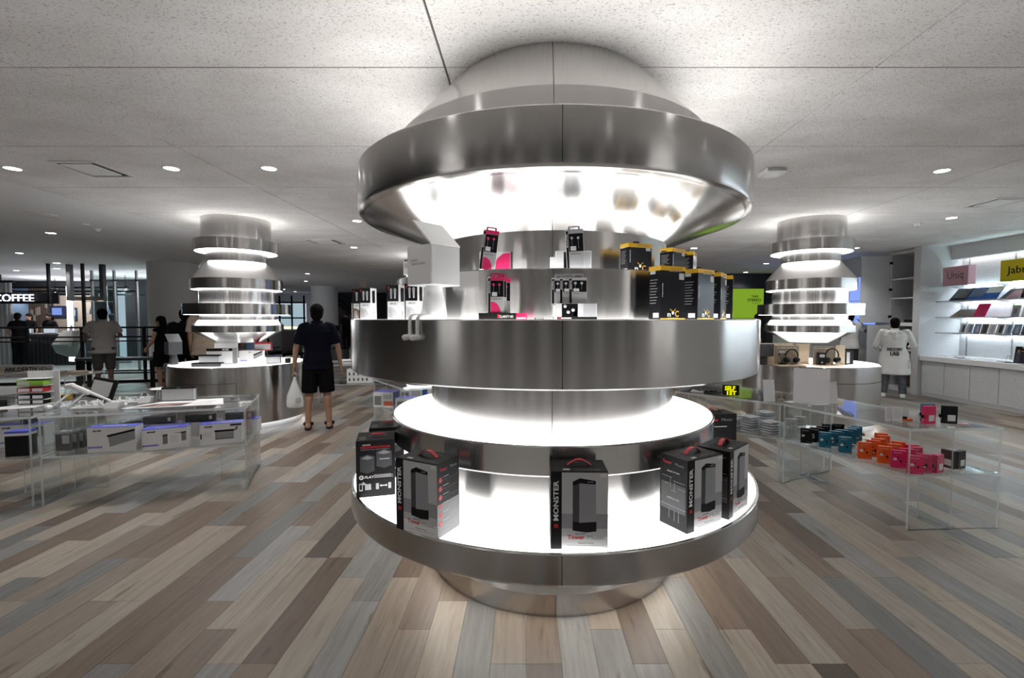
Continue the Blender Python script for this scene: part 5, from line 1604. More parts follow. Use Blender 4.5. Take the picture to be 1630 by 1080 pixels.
decal(t, (0.12, 0.08, 0.19), 'front', (0.08, 0.1, 0.5, 0.9), 'light_grey', 'window')
t = carton('dark_cube', 'dark grey open-topped cube at the left end of the right counter', 'box', (3.30, 6.42, CT + 0.12), R(8), (0.20, 0.18, 0.17), 'dark_grey')
MB().rbox(0.0, 0, -0.06, 0.09, 0.09, 0.12, 0.01).build('cube_foot', 'dark_grey', t)
t = thing('hanging_cable', 'thin black cable hanging down the front of the right counter', 'cable', (3.62, 6.07, 0.55), 0)
MB().tube([(0, 0.05, 0.325), (-0.005, 0.02, 0.322), (-0.01, -0.005, 0.30), (-0.025, -0.01, 0.24), (-0.03, -0.005, 0.19), (0.01, -0.005, 0.15), (0.06, 0.0, 0.13)], 0.004, 6).build('cable_cord', 'black', t, smooth=True)

# ------------------------------------------------------------------ right-hand shelving niche
t = thing('wall_counter', 'long white-topped counter with pale board doors along the right wall', 'counter', (7.81, 9.125, 0))
MB().rbox(0.36, -3.5, 0.735, 0.80, 7.0, 0.095, 0.006).build('worktop', 'white_gloss', t)
for k in range(14):
    MB().rbox(0.02, -0.25 - 0.5*k, 0.375, 0.03, 0.493, 0.61, 0.003).build('door', 'wall_board', t)
MB().box(0.40, -3.5, 0.37, 0.72, 6.98, 0.62).build('carcass', 'mid_grey', t)
MB().box(0.04, -3.5, 0.035, 0.06, 7.0, 0.07).build('plinth', 'light_grey', t)
NX = 8.03
shelf_z = [2.126, 1.844, 1.537, 1.241]
for i, z in enumerate(shelf_z):
    t = thing('wall_shelf', ['topmost thin shelf in the niche, under the two brand signs', 'second shelf from the top in the niche, with laptop sleeves', 'third shelf from the top in the niche, with green-edged packs', 'lowest thin shelf in the niche, with phone packs'][i], 'shelf', (8.29, 9.10, z), 0, 'niche shelves')
    MB().rbox(0, -3.3, -0.009, 0.52, 6.6, 0.018, 0.002).build('shelf_board', 'light_grey' if i else 'glass', t)
    MB().box(0.235, -3.3, -0.026, 0.03, 6.5, 0.012).build('light_strip', 'cove_cool', t)
    for y in (-0.12, -0.96, -1.96, -2.96, -3.96, -4.96):
        mb = MB()
        mb.add([(-0.10, y - 0.006, -0.018), (0.252, y - 0.006, -0.018), (0.252, y - 0.006, -0.075), (-0.10, y + 0.006, -0.018), (0.252, y + 0.006, -0.018), (0.252, y + 0.006, -0.075)], [(0, 2, 1), (3, 4, 5), (0, 1, 4, 3), (1, 2, 5, 4), (2, 0, 3, 5)])
        mb.build('bracket', 'mid_grey', t)
def box_sign(loc, w, h, m, s, tm, label, hh):
    t = thing('brand_sign', label, 'sign', loc, R(-90), 'box signs on the top shelf')
    size = (w, 0.14, h)
    MB().rbox(0, 0, h/2, *size, b=0.003).build('sign_box', m, t)
    letters(t, size, 'front', s, 0.5, 0.36, hh, tm, bold=0.0015 if s == 'Jabra' else 0.0, width=w*0.62)
    return t
box_sign((8.16, 8.78, 2.127), 0.52, 0.36, 'sign_pink', 'Uniq', 'dark_grey', 'pink box sign with thin dark letters on the top shelf', 0.15)
box_sign((8.16, 7.64, 2.127), 0.62, 0.36, 'sign_yellow', 'Jabra', 'black', 'yellow box sign with bold black letters on the top shelf', 0.12)
def leaning(loc, w, h, lean, m, label, cat='sleeve', name='laptop_sleeve', extra=None, th=0.015):
    """flat pack leaning back against the niche wall, facing the aisle"""
    t = thing(name, label, cat, loc, R(-90))
    t.rotation_euler = (0, lean, 0)
    t.rotation_mode = 'XYZ'
    MB().rbox(0, 0, h/2, th, w, h, 0.004).build('pack_body', m, t)
    if extra:
        for (y0, z0, y1, z1, c) in extra:
            MB().box(-th/2 - 0.001, -w/2 + w*(y0 + y1)/2, h*(z0 + z1)/2, 0.002, w*(y1 - y0), h*(z1 - z0)).build('front_print', c, t)
    return t
Z2, Z3, Z4, ZW = shelf_z[1], shelf_z[2], shelf_z[3], 0.783
leaning((8.16, 8.80, Z2), 0.34, 0.30, R(40), 'navy', 'wrapped navy laptop sleeve at the left of the second shelf', extra=[(0.1, 0.2, 0.9, 0.9, 'film')])
leaning((8.16, 8.48, Z2), 0.30, 0.30, R(40), 'blue', 'wrapped blue laptop sleeve beside the navy one', extra=[(0.1, 0.2, 0.9, 0.9, 'film')])
leaning((8.16, 8.20, Z2), 0.26, 0.28, R(35), 'navy', 'two-tone navy and cream folder on the second shelf', 'folder', 'folder', [(0.02, 0.48, 0.98, 0.98, 'white_card'), (0.02, 0.02, 0.98, 0.45, 'blue')])
leaning((8.16, 7.88, Z2), 0.26, 0.26, R(50), 'dark_grey', 'dark grey folder on the second shelf', 'folder', 'folder')
leaning((8.12, 7.78, Z2), 0.20, 0.22, R(52), 'sign_pink', 'mauve folder leaning on the second shelf', 'folder', 'folder')
leaning((8.12, 7.60, Z2), 0.14, 0.20, R(45), 'white_card', 'white folder beside the mauve one', 'folder', 'folder')
leaning((8.16, 8.70, Z3), 0.46, 0.24, R(55), 'bronze', 'bronze wrapped laptop sleeve on the third shelf')
leaning((8.16, 8.36, Z3), 0.22, 0.26, R(25), 'pink', 'bright pink folder on the third shelf', 'folder', 'folder')
lw_ = ['left', 'second', 'third', 'fourth', 'fifth', 'sixth', 'seventh', 'eighth', 'ninth', 'tenth']
for k in range(10):
    leaning((8.13, 7.72 - 0.17*k, Z3), 0.13, 0.19, R(12), 'light_grey' if k % 2 == 0 else 'white_card', '%s grey pack with lime edge on the third shelf' % lw_[k], 'pack', 'cable_pack',
            [(0.0, 0.0, 0.12, 1.0, 'lime') if k % 2 else (0.0, 0.88, 1.0, 1.0, 'lime'), (0.3, 0.25, 0.75, 0.75, 'black' if k in (2, 3, 5) else 'mid_grey')])
for k in range(10):
    leaning((8.10, 7.56 - 0.15*k, Z2), 0.12, 0.17, R(18), 'black_card', '%s black pack with clear top on the second shelf' % lw_[k], 'pack', 'cable_pack', [(0.05, 0.45, 0.95, 0.98, 'film'), (0.1, 0.86, 0.3, 0.96, 'lime')])
for k in range(14):
    leaning((8.11, 8.62 - 0.135*k, Z4), 0.115, 0.175, R(16), ['light_grey', 'silver', 'shop_blue', 'bronze', 'white_card'][k % 5], '%s phone case pack from the left on the lowest shelf' % (ow[k]), 'pack', 'phone_case_pack',
            [(0.15, 0.1, 0.6, 0.85, ['dark_grey', 'shop_blue', 'light_grey', 'dark_grey', 'silver'][k % 5])])
rr = random.Random(11)
for k in range(12):
    x, y = 7.95 + rr.uniform(0, 0.25), 8.85 - 0.11*k
    t = thing('leaflet_card', '%s small card from the left lying on the white counter' % ow[k], 'card', (x, y, ZW), rr.uniform(-.4, .4), 'small cards on the white counter')
    MB().box(0, 0, 0.006, 0.12, 0.085, 0.010).build('card_sheet', ['paper', 'pink', 'white_card', 'teal', 'paper', 'light_grey'][k % 6] if k < 6 else 'paper', t)
    decal(t, (0.12, 0.085, 0.012), 'top', (0.2, 0.2, 0.8, 0.6), 'mid_grey' if k > 5 else 'lime' if k == 1 else 'light_grey', 'picture_print')
t = leaning((8.02, 7.52, ZW), 0.17, 0.27, R(8), 'black_card', 'dark purple advertising card standing on the white counter', 'poster card', 'advert_card', [(0.05, 0.02, 0.95, 0.62, 'navy'), (0.45, 0.05, 0.85, 0.62, 'mid_grey'), (0.52, 0.62, 0.78, 0.80, 'skin'), (0.02, 0.90, 0.35, 0.99, 'lime'), (0.1, 0.7, 0.4, 0.74, 'light_grey')])
t = thing('headset_unit', 'small black headset on a puck in front of the advertising card', 'headset', (7.93, 7.60, ZW), 0)
MB().lathe([(0, 0), (0.055, 0), (0.055, 0.010), (0, 0.014)], 18).build('puck', 'black', t, smooth=True)
MB().tube([(-0.03, 0, 0.01), (-0.034, 0, 0.07), (-0.012, 0, 0.115), (0.012, 0, 0.115), (0.034, 0, 0.07), (0.03, 0, 0.01)], 0.004, 6).build('headband', 'dark_grey', t, smooth=True)
t = thing('wrist_band_stand', 'small black and lime stand near the right picture edge on the counter', 'stand', (7.95, 7.28, ZW), R(10))
MB().rbox(0, 0, 0.055, 0.03, 0.085, 0.11, 0.004).build('stand_body', 'black', t)
MB().rbox(-0.017, 0.028, 0.055, 0.006, 0.022, 0.10, 0.002).build('stand_edge', 'lime', t)
MB().rbox(-0.017, -0.028, 0.055, 0.006, 0.022, 0.10, 0.002).build('stand_edge', 'lime', t)

# ------------------------------------------------------------------ open tall cabinet
t = thing('tall_cabinet', 'tall white storage cabinet with its doors open, behind the staff member', 'cabinet', (7.78, 9.31, 0))
MB().box(0.40, 0.60, 1.45, 0.80, 0.02, 2.90).build('side_panel', 'cabinet_white', t)
MB().box(0.40, 0.01, 1.45, 0.80, 0.02, 2.90).build('side_panel', 'cabinet_white', t)
MB().box(0.79, 0.305, 1.45, 0.02, 0.57, 2.90).build('back_panel', 'cabinet_white', t)
MB().box(0.40, 0.305, 0.05, 0.78, 0.57, 0.10).build('plinth', 'cabinet_white', t)
MB().box(0.40, 0.305, 2.87, 0.78, 0.57, 0.06).build('top_panel', 'cabinet_white', t)
for z, th in ((2.33, .022), (1.93, .022), (1.39, .07), (0.86, .03), (0.44, .022)):
    MB().box(0.40, 0.305, z, 0.78, 0.57, th).build('shelf', 'white_gloss', t)
d = MB().rbox(-0.30, 0.0, 0.73, 0.60, 0.022, 1.42, 0.002).build('door', 'cabinet_white', t, loc=(0, 0.62, 1.40), rz=R(-4))
for z in (0.15, 0.72, 1.28):
    MB().rbox(-0.005, -0.02, z, 0.06, 0.03, 0.05, 0.005).build('hinge', 'black', d)
d = MB().rbox(-0.22, 0.0, 0.64, 0.44, 0.022, 1.26, 0.002).build('door', 'cabinet_white', t, loc=(0, 0.62, 0.10), rz=R(-4))
for z in (0.12, 1.10):
    MB().rbox(-0.005, -0.02, z, 0.06, 0.03, 0.05, 0.005).build('hinge', 'black', d)
for x, y, z, w, h, m, lb in ((8.15, 9.52, 1.425, .14, .18, 'blue', 'small blue bottle pack on the upper cabinet shelf'), (8.12, 9.70, 1.425, .22, .06, 'black', 'dark crumpled thing on the upper cabinet shelf'), (8.10, 9.62, 0.875, .40, .34, 'black_cloth', 'black bag in the middle of the open cabinet'), (8.12, 9.60, 0.451, .42, .36, 'light_grey', 'grey plastic tub in the lower cabinet'), (8.10, 9.62, 0.10, .40, .26, 'brown', 'brown box at the bottom of the cabinet')):
    t = carton('stored_item', lb, 'stored box', (x, y, z), R(90), (w, 0.30, h), m, bev=0.03)
    MB().rbox(0, -0.155, h*0.6, w*0.5, 0.01, h*0.25, 0.003).build('front_flap', 'dark_grey', t)
t = thing('plastic_bundle', 'crumpled clear plastic bundle hanging out of the lower cabinet', 'plastic bag', (7.80, 9.55, 0.50), 0)
mb = MB()
rb = random.Random(4)
mb.ell((0, 0, 0), (0.16, 0.20, 0.12), 16, 9)
mb.v = [(x*(1 + rb.uniform(-.25, .25)), y*(1 + rb.uniform(-.25, .25)), z*(1 + rb.uniform(-.25, .25))) for x, y, z in mb.v]
mb.build('crumpled_sheet', 'plastic_bag', t)
MB().ell((0.05, 0.0, -0.10), (0.06, 0.07, 0.05), 10, 6).build('knot', 'plastic_bag', t)

# ------------------------------------------------------------------ people
def skinned(mb, name, m, parent, voxel, smooth=4):
    """one continuous surface from overlapping closed volumes"""
    o = mb.build(name, m, parent)
    md = o.modifiers.new('surface', 'REMESH')
    md.mode = 'VOXEL'; md.voxel_size = voxel; md.use_smooth_shade = True
    sm = o.modifiers.new('soften', 'SMOOTH')
    sm.factor = 0.5; sm.iterations = smooth
    return o
def hand(mb, w, d, l, k, grip=False):
    """palm, four unequal bent fingers and a thumb; w wrist, d pointing direction, l towards the thumb side"""
    w = Vector(w); d = Vector(d).normalized(); l = (Vector(l) - d*Vector(l).dot(d)).normalized()
    n = d.cross(l)
    lens = (0.040, 0.045, 0.042, 0.033)
    for i in range(4):
        off = l * (0.028 - 0.019*i) * k
        a = w + d*0.012*k + off*0.5
        b = w + d*0.085*k + off
        mb.caps(a, b, 0.014*k, 0.012*k, 8)
        c = b + (d*0.9 + n*(0.8 if grip else 0.28)).normalized() * lens[i]*k
        mb.caps(b, c, 0.0098*k, 0.0088*k, 8)
        e = c + (d*(0.1 if grip else 0.75) + n*(1.0 if grip else 0.62)).normalized() * lens[i]*0.85*k
        mb.caps(c, e, 0.0088*k, 0.0075*k, 8)
    a = w + d*0.025*k + l*0.022*k
    b = a + (d*0.6 + l*0.8 + n*0.2).normalized()*0.040*k
    c = b + (d*0.95 + l*0.15 + n*0.35).normalized()*0.034*k
    mb.caps(a, b, 0.0135*k, 0.0115*k, 8); mb.caps(b, c, 0.0105*k, 0.0085*k, 8)
def person(label, loc, rz, H=1.70, wide=1.0, arms=None, legs=None, skin='skin', shirt='black_cloth', sleeve=0.75, hem=0.86,
           lower='black_cloth', lower_len=0.52, lower_fit=1.0, shoes='black', hair='short', voxel=0.012, head_yaw=0.0, coat=None, grip=None, sandals=False):
    k = H / 1.70
    t = thing('person', label, 'person', loc, rz)
    V = lambda x, y, z: Vector((x, y, z)) * k
    arms = arms or {}
    A = {}
    for s in (-1, 1):
        e, w = arms.get(s, ((0.228, -0.015, 1.135), (0.238, 0.045, 0.895)))
        A[s] = (V(s*0.172*wide, -0.005, 1.405), V(s*e[0], e[1], e[2]), V(s*w[0], w[1], w[2]))
    legs = legs or {}
    G = {}
    for s in (-1, 1):
        kn, an = legs.get(s, ((0.098, 0.012, 0.485), (0.100, -0.025, 0.085)))
        G[s] = (V(s*0.088, 0, 0.90), V(s*kn[0], kn[1], kn[2]), V(s*an[0], an[1], an[2]))
    W = wide
    tor = [(0, 0.0, 0.80, .10, .085), (0, 0.0, 0.86, .158*W, .108), (0, -0.005, 0.95, .160*W, .108), (0, 0.005, 1.08, .140*W, .098), (0, 0.0, 1.22, .160*W, .110), (0, -0.005, 1.33, .172*W, .108), (0, -0.008, 1.405, .150*W, .082), (0, -0.005, 1.445, .085, .062), (0, 0.0, 1.48, .055, .052)]
    S = lambda rings, g=0.0: [(a*k, b*k, c*k, d*k + g, e*k + g) for a, b, c, d, e in rings]
    # ---- body: torso, neck, head, limbs, hands, feet in one continuous surface
    mb = MB()
    mb.loft(S(tor), 18)
    mb.caps(V(0, -0.005, 1.44), V(0, 0.010, 1.53), 0.052*k, 0.050*k, 12)
    cy, sy = math.cos(head_yaw), math.sin(head_yaw)
    hp = lambda x, y, z: V(x*cy - y*sy, 0.015 + x*sy + y*cy, z)
    c = hp(0, 0, 1.595); mb.ell(c, (0.076*k, 0.092*k, 0.105*k), 18, 12)
    c = hp(0, 0.028, 1.535); mb.ell(c, (0.056*k, 0.062*k, 0.060*k), 14, 8)
    mb.caps(hp(0, 0.095, 1.595), hp(0, 0.112, 1.568), 0.012*k, 0.014*k, 8)
    for s in (-1, 1):
        c = hp(s*0.077, -0.005, 1.585); mb.ell(c, (0.012*k, 0.022*k, 0.032*k), 8, 6)
        sh, el, wr = A[s]
        mb.caps(sh, el, 0.048*k, 0.038*k, 12); mb.caps(el, wr, 0.038*k, 0.026*k, 12)
        mb.caps(el + (wr - el)*0.12, el + (wr - el)*0.45, 0.038*k, 0.034*k, 10)
        d = (wr - el).normalized()
        hand(mb, wr, d, (-s*0.15, 1, 0) if abs(d.z) > 0.6 else (-s, 0, 0.2), k, grip == s)
        hi, kn, an = G[s]
        mb.caps(hi, kn, 0.083*k, 0.056*k, 14); mb.caps(kn, an, 0.054*k, 0.037*k, 12)
        mb.caps(kn + (an - kn)*0.18 + V(0, -0.018, 0), kn + (an - kn)*0.45 + V(0, -0.012, 0), 0.048*k, 0.042*k, 10)
        f = (an - V(0, 0, 0.045))
        mb.caps(f + V(0, -0.045, 0), f + V(s*0.015, 0.11, -0.012), 0.038*k, 0.028*k, 10)
        mb.caps(f + V(0, 0.03, 0.01), an, 0.036*k, 0.036*k, 10)
    skinned(mb, 'body', skin, t, voxel)
    # ---- shirt or coat
    if shirt:
        mb = MB()
        g = 0.021
        rows = [r for r in tor if r[2] > hem + 0.02 and r[2] < 1.46]
        low = [(0, 0.0, hem, .168*W, .120), (0, 0.0, hem + 0.03, .170*W, .122)]
        if coat:
            low = [(0, -0.01, hem, .215*W, .170), (0, -0.01, hem + 0.04, .222*W, .176), (0, -0.01, hem + 0.25, .205*W, .160), (0, 0.0, 0.95, .185*W, .140)]
            rows = [r for r in tor if 1.0 < r[2] < 1.46]
        mb.loft(S(low + rows, g), 20)
        for s in (-1, 1):
            sh, el, wr = A[s]
            mb.caps(sh + V(-s*0.05, 0, 0.008), sh + V(0, 0, -0.01), 0.058*k, 0.058*k, 12)
            if sleeve <= 1:
                mb.caps(sh + V(0, 0, -0.012), sh + (el - sh)*sleeve, 0.060*k, 0.074*k, 14, flat=True)
            else:
                mb.caps(sh, el, 0.070*k, 0.062*k, 12)
                mb.caps(el, el + (wr - el)*(sleeve - 1), 0.060*k, 0.050*k, 12)
        if coat:
            mb.caps(V(-0.05, -0.085, 1.40), V(0.05, -0.085, 1.40), 0.058*k, 0.058*k, 10)
            mb.caps(V(0.0, -0.115, 1.38), V(0.0, -0.125, 1.26), 0.058*k, 0.024*k, 10)
        o = skinned(mb, 'coat' if coat else 'shirt', shirt, t, voxel)
        mbc = MB().lathe([(0.060*k, 1.42*k), (0.088*k, 1.43*k), (0.066*k, 1.487*k), (0.060*k, 1.487*k)], 20, close=True)
        mbc.build('collar', shirt, t, smooth=True)
    # ---- shorts / trousers
    if lower:
        mb = MB()
        g = 0.013
        mb.loft(S([(0, 0, 0.76, .11*W, .095), (0, 0, 0.84, .162*W, .112), (0, 0, 0.95, .160*W, .108), (0, 0, 1.0, .150*W, .102)], g), 18)
        for s in (-1, 1):
            hi, kn, an = G[s]
            if lower_len > kn.z/k:
                f = (hi.z - lower_len*k)/(hi.z - kn.z)
                mb.caps(hi, hi + (kn - hi)*f, 0.100*k*lower_fit, 0.094*k*lower_fit, 16, flat=True)
            else:
                mb.caps(hi, kn, 0.096*k*lower_fit, 0.072*k*lower_fit, 14)
                f = (kn.z - lower_len*k)/(kn.z - an.z)
                mb.caps(kn, kn + (an - kn)*min(1, f), 0.072*k*lower_fit, 0.062*k*lower_fit, 14, flat=True)
        skinned(mb, 'shorts' if lower_len > 0.3 else 'trousers', lower, t, voxel)
    # ---- hair
    mb = MB()
    c = hp(0, -0.014, 1.625); mb.ell(c, (0.090*k, 0.102*k, 0.096*k), 18, 12)
    c = hp(0, -0.042, 1.572); mb.ell(c, (0.082*k, 0.070*k, 0.088*k), 14, 8)
    c = hp(0, -0.055, 1.535); mb.ell(c, (0.066*k, 0.042*k, 0.060*k), 12, 8)
    if hair == 'long':
        mb.caps(hp(0, -0.055, 1.56), hp(0, -0.085, 1.33), 0.076*k, 0.055*k, 14)
    skinned(mb, 'hair', 'hair', t, voxel, 2)
    # ---- shoes
    if shoes:
        for s in (-1, 1):
            f = G[s][2] - V(0, 0, 0.045)
            mb = MB()
            if sandals:
                mb.loft([(f.x, f.y + 0.03*k, 0.001, 0.046*k, 0.135*k), (f.x, f.y + 0.03*k, 0.020*k, 0.048*k, 0.138*k)], 18)
                o = mb.build('sandal', shoes, t, smooth=True)
                MB().caps(f + V(-0.04, 0.055, 0.02), f + V(0.04, 0.055, 0.02), 0.028*k, 0.028*k, 10).build('strap', shoes, o, smooth=True)
            else:
                mb.caps(f + V(0, -0.05, -0.004), f + V(s*0.015, 0.125, -0.012), 0.046*k, 0.038*k, 12)
                mb.caps(f + V(0, -0.02, 0.02), f + V(0, 0.02, 0.02), 0.048*k, 0.045*k, 12)
                mb.v = [(x, y, max(z, 0.002)) for x, y, z in mb.v]
                mb.build('shoe', shoes, t, smooth=True, angle=60)
    # ---- face
    for s in (-1, 1):
        c = hp(s*0.032, 0.083, 1.602)
        MB().ell(c, (0.011*k, 0.007*k, 0.006*k), 8, 6).build('eye', 'black_gloss', t, smooth=True)
    c = hp(0, 0.091, 1.533)
    MB().ell(c, (0.022*k, 0.006*k, 0.006*k), 8, 6).build('mouth', 'sign_pink', t, smooth=True)
    return t
man = person('man in a navy short-sleeved shirt and dark shorts seen from behind, holding a white bag', (-2.83, 6.34, 0), R(20), 1.69, 1.04,
             arms={-1: ((0.262, -0.02, 1.13), (0.290, 0.0, 0.87)), 1: ((0.262, -0.015, 1.13), (0.292, 0.02, 0.87))},
             legs={-1: ((0.115, 0.015, 0.485), (0.135, -0.015, 0.085)), 1: ((0.115, 0.01, 0.485), (0.135, -0.03, 0.085))},
             shirt='navy_cloth', sleeve=0.86, hem=0.82, lower='black_cloth', lower_len=0.50, lower_fit=1.08, shoes='black', voxel=0.0085, grip=-1, sandals=True)
t = thing('plastic_bag', 'white plastic carrier bag hanging from the hand of the man in navy', 'bag', (-3.095, 6.225, 0.30), R(22))
mb = MB()
rb = random.Random(9)
rings = []
for z, rx, ry in ((0.0, .085, .04), (0.02, .108, .055), (0.09, .112, .062), (0.18, .095, .055), (0.26, .068, .042), (0.33, .040, .028), (0.38, .022, .018), (0.42, .014, .014)):
    rings.append((0.02*(0.4 - z), 0, z, rx, ry))
mb.loft(rings, 22)
mb.v = [(x*(1 + rb.uniform(-.06, .06)), y*(1 + rb.uniform(-.10, .10)), z) for x, y, z in mb.v]
mb.build('bag_body', 'plastic_bag', t, smooth=True, angle=25)
MB().tube([(-0.016, 0, 0.39), (-0.02, 0, 0.45), (0.0, 0, 0.485), (0.022, 0, 0.45), (0.016, 0, 0.39)], 0.007, 8).build('bag_handle', 'plastic_bag', t, smooth=True)
MB().lathe([(0.026, 0.0), (0.031, 0.0), (0.031, 0.002), (0.026, 0.002)], 20, close=True).build('printed_ring', 'dark_grey', t, loc=(0.045, -0.0615, 0.11))
t.children[-1].rotation_euler = (R(90), 0, R(25))
MB().ell((0, 0, 0), (0.010, 0.010, 0.002), 10, 6).build('printed_mark', 'dark_grey', t, loc=(0.045, -0.063, 0.11))
t.children[-1].rotation_euler = (R(90), 0, R(25))

person('broad man in a pale grey t-shirt leaning on the railing, seen from behind', (-8.80, 9.70, 0), R(40), 1.70, 1.12,
       arms={-1: ((0.285, 0.05, 1.16), (0.30, 0.28, 1.08)), 1: ((0.275, 0.04, 1.15), (0.24, 0.29, 1.12))},
       skin='skin_dark', shirt='grey_cloth', sleeve=0.75, hem=0.78, lower='dark_cloth', lower_len=0.44, lower_fit=1.15, shoes='black', voxel=0.012)
person('woman with long black hair and a black dress in profile by the white column', (-7.58, 9.70, 0), R(92), 1.55, 0.92,
       arms={-1: ((0.20, 0.06, 1.14), (0.15, 0.22, 0.98)), 1: ((0.20, 0.02, 1.13), (0.20, 0.20, 1.02))},
       skin='skin', shirt='black_cloth', sleeve=0.18, hem=0.58, coat=False, lower='black_cloth', lower_len=0.56, lower_fit=1.15, shoes='black', hair='long', voxel=0.012)
person('man in a black t-shirt behind the left round counter, back turned', (-6.62, 9.05, 0), R(36), 1.68, 1.25,
       arms={1: ((0.31, -0.02, 1.12), (0.30, -0.06, 0.84))},
       skin='skin', shirt='black_cloth', sleeve=0.8, hem=0.80, lower='black_cloth', lower_len=0.12, shoes='black', voxel=0.012)
person('man in a beige shirt behind the left round counter, partly hidden by the lantern', (-5.72, 8.35, 0), R(20), 1.80, 1.22,
       skin='skin', shirt='beige_cloth', sleeve=0.8, hem=0.80, lower='black_cloth', lower_len=0.12, shoes='black', voxel=0.013)
person('person in a grey-blue shirt and black shorts seen through the gap under the left lantern', (-5.75, 9.85, 0), R(15), 1.62, 1.0,
       skin='skin', shirt='shop_blue', sleeve=0.7, hem=0.88, lower='black_cloth', lower_len=0.5, shoes='black', voxel=0.014)
st = person('staff member in a white hooded coat and jeans reaching into the open cabinet', (7.05, 8.85, 0), R(-36), 1.51, 1.22,
       arms={-1: ((0.32, 0.03, 1.10), (0.24, 0.22, 1.02)), 1: ((0.33, 0.05, 1.12), (0.26, 0.28, 1.08))},
       legs={-1: ((0.14, 0.0, 0.485), (0.165, -0.02, 0.085)), 1: ((0.14, 0.0, 0.485), (0.165, -0.02, 0.085))},
       skin='skin', shirt='white_cloth', sleeve=1.7, hem=0.50, coat=True, lower='jeans', lower_len=0.09, lower_fit=1.12, shoes='white_cloth', voxel=0.011)
for s_, z, h, w in (('DISCOVERY', 0.905, 0.052, 0.235), ('LAB', 0.815, 0.072, 0.135)):
    me = text_mesh(s_, h, 'black', 0.003, w, 0.0, 0.004)
    o = obj('lettering', me, st)
    o.matrix_local = Matrix.Translation((0, -0.164 if z > .85 else -0.176, z)) @ Matrix.Rotation(R(76 if z > .85 else 88), 4, 'X')
for s in (-1, 1):
    MB().rbox(s*0.225, -0.03, 0.66, 0.02, 0.16, 0.17, 0.008).build('coat_pocket', 'white_cloth', st)
person('man in a white t-shirt with raised elbow behind the right lantern', (7.28, 10.4, 0), R(-60), 1.66, 1.1,
       arms={1: ((0.33, 0.10, 1.22), (0.14, 0.16, 1.45)), -1: ((0.26, 0.05, 1.12), (0.2, 0.2, 1.0))},
       skin='skin_dark', shirt='white_cloth', sleeve=0.6, hem=0.85, lower='dark_cloth', lower_len=0.1, shoes='black', voxel=0.014)
person('dark-haired woman in black behind the left end of the right counter', (4.42, 8.75, 0), R(60), 1.60, 1.0,
       skin='skin', shirt='black_cloth', sleeve=0.7, hem=0.85, lower='black_cloth', lower_len=0.1, shoes='black', hair='long', voxel=0.014)

# ------------------------------------------------------------------ background on the left: columns, railing, cafe
def column(x, y, r, n):
    o = MB().lathe([(r, 0.0), (r, 2.92)], 64).build('wall_column_%d' % n, 'white_plaster', loc=(x, y, 0), smooth=True)
    struct(o, 'round white structural column')
column(-9.02, 12.0, 0.54, 1)
column(-8.80, 20.5, 0.55, 2)
t = thing('railing', 'black metal railing with glass panels in front of the cafe', 'railing', (0, 0, 0))
r0, r1 = Vector((-15.0, 9.75, 0)), Vector((-8.35, 11.15, 0))
def on(f, z): 
    p = r0 + (r1 - r0)*f
    return (p.x, p.y, z)
for z, w in ((1.30, 0.022), (1.08, 0.020), (0.98, 0.016)):
    MB().caps(on(0, z), on(1, z), w, w, 8).build('rail', 'black', t, smooth=True)
for f in (0.10, 0.26, 0.42, 0.56, 0.715, 0.90):
    p = on(f, 0)
    MB().box(p[0], p[1], 0.65, 0.05, 0.05, 1.30).build('post', 'black', t)
ca = math.atan2((r1 - r0).y, (r1 - r0).x)
for i, (f0, f1) in enumerate(((0.10, 0.26), (0.26, 0.42), (0.42, 0.56), (0.56, 0.715), (0.715, 0.90))):
    a_, b_ = on(f0, 0), on(f1, 0)
    mx_, my_ = (a_[0]+b_[0])/2, (a_[1]+b_[1])/2
    L_ = math.hypot(b_[0]-a_[0], b_[1]-a_[1])
    MB().box(mx_, my_, 0.52, L_ - 0.08, 0.012, 0.86, rz=ca).build('glass_panel', 'glass', t)
MB().box((r0.x+r1.x)/2, (r0.y+r1.y)/2, 0.03, (r1-r0).length, 0.12, 0.06, rz=ca).build('base_rail', 'black', t)
t = thing('bench', 'dark metal bench frame in front of the railing', 'bench', (-8.85, 10.15, 0), R(10))
MB().rbox(0, 0, 0.63, 1.5, 0.38, 0.06, 0.005).build('seat', 'dark_grey', t)
for sx in (-1, 1):
    for sy in (-1, 1):
        MB().box(sx*0.70, sy*0.15, 0.30, 0.07, 0.05, 0.60).build('leg', 'black', t)
MB().box(0, 0.15, 0.30, 1.35, 0.03, 0.03).build('stretcher', 'black', t)
MB().box(0, -0.15, 0.38, 1.35, 0.03, 0.03).build('stretcher', 'black', t)
t = thing('white_sack', 'bulging white sack hanging behind the railing', 'sack', (-10.85, 10.98, 0.60), R(20))
mb = MB().loft([(0.10, 0, 0.0, .06, .06), (0.02, 0, 0.10, .18, .14), (0.0, 0, 0.30, .26, .18), (0.06, 0, 0.50, .18, .15), (0.10, 0, 0.62, .14, .12)], 18)
rb = random.Random(2)
mb.v = [(x*(1 + rb.uniform(-.12, .12)), y*(1 + rb.uniform(-.12, .12)), z) for x, y, z in mb.v]
mb.build('sack_body', 'plastic_bag', t, smooth=True, angle=20)
MB().caps((0.1, 0, 0.62), (0.12, 0, 0.74), 0.04, 0.02).build('sack_neck', 'plastic_bag', t, smooth=True)

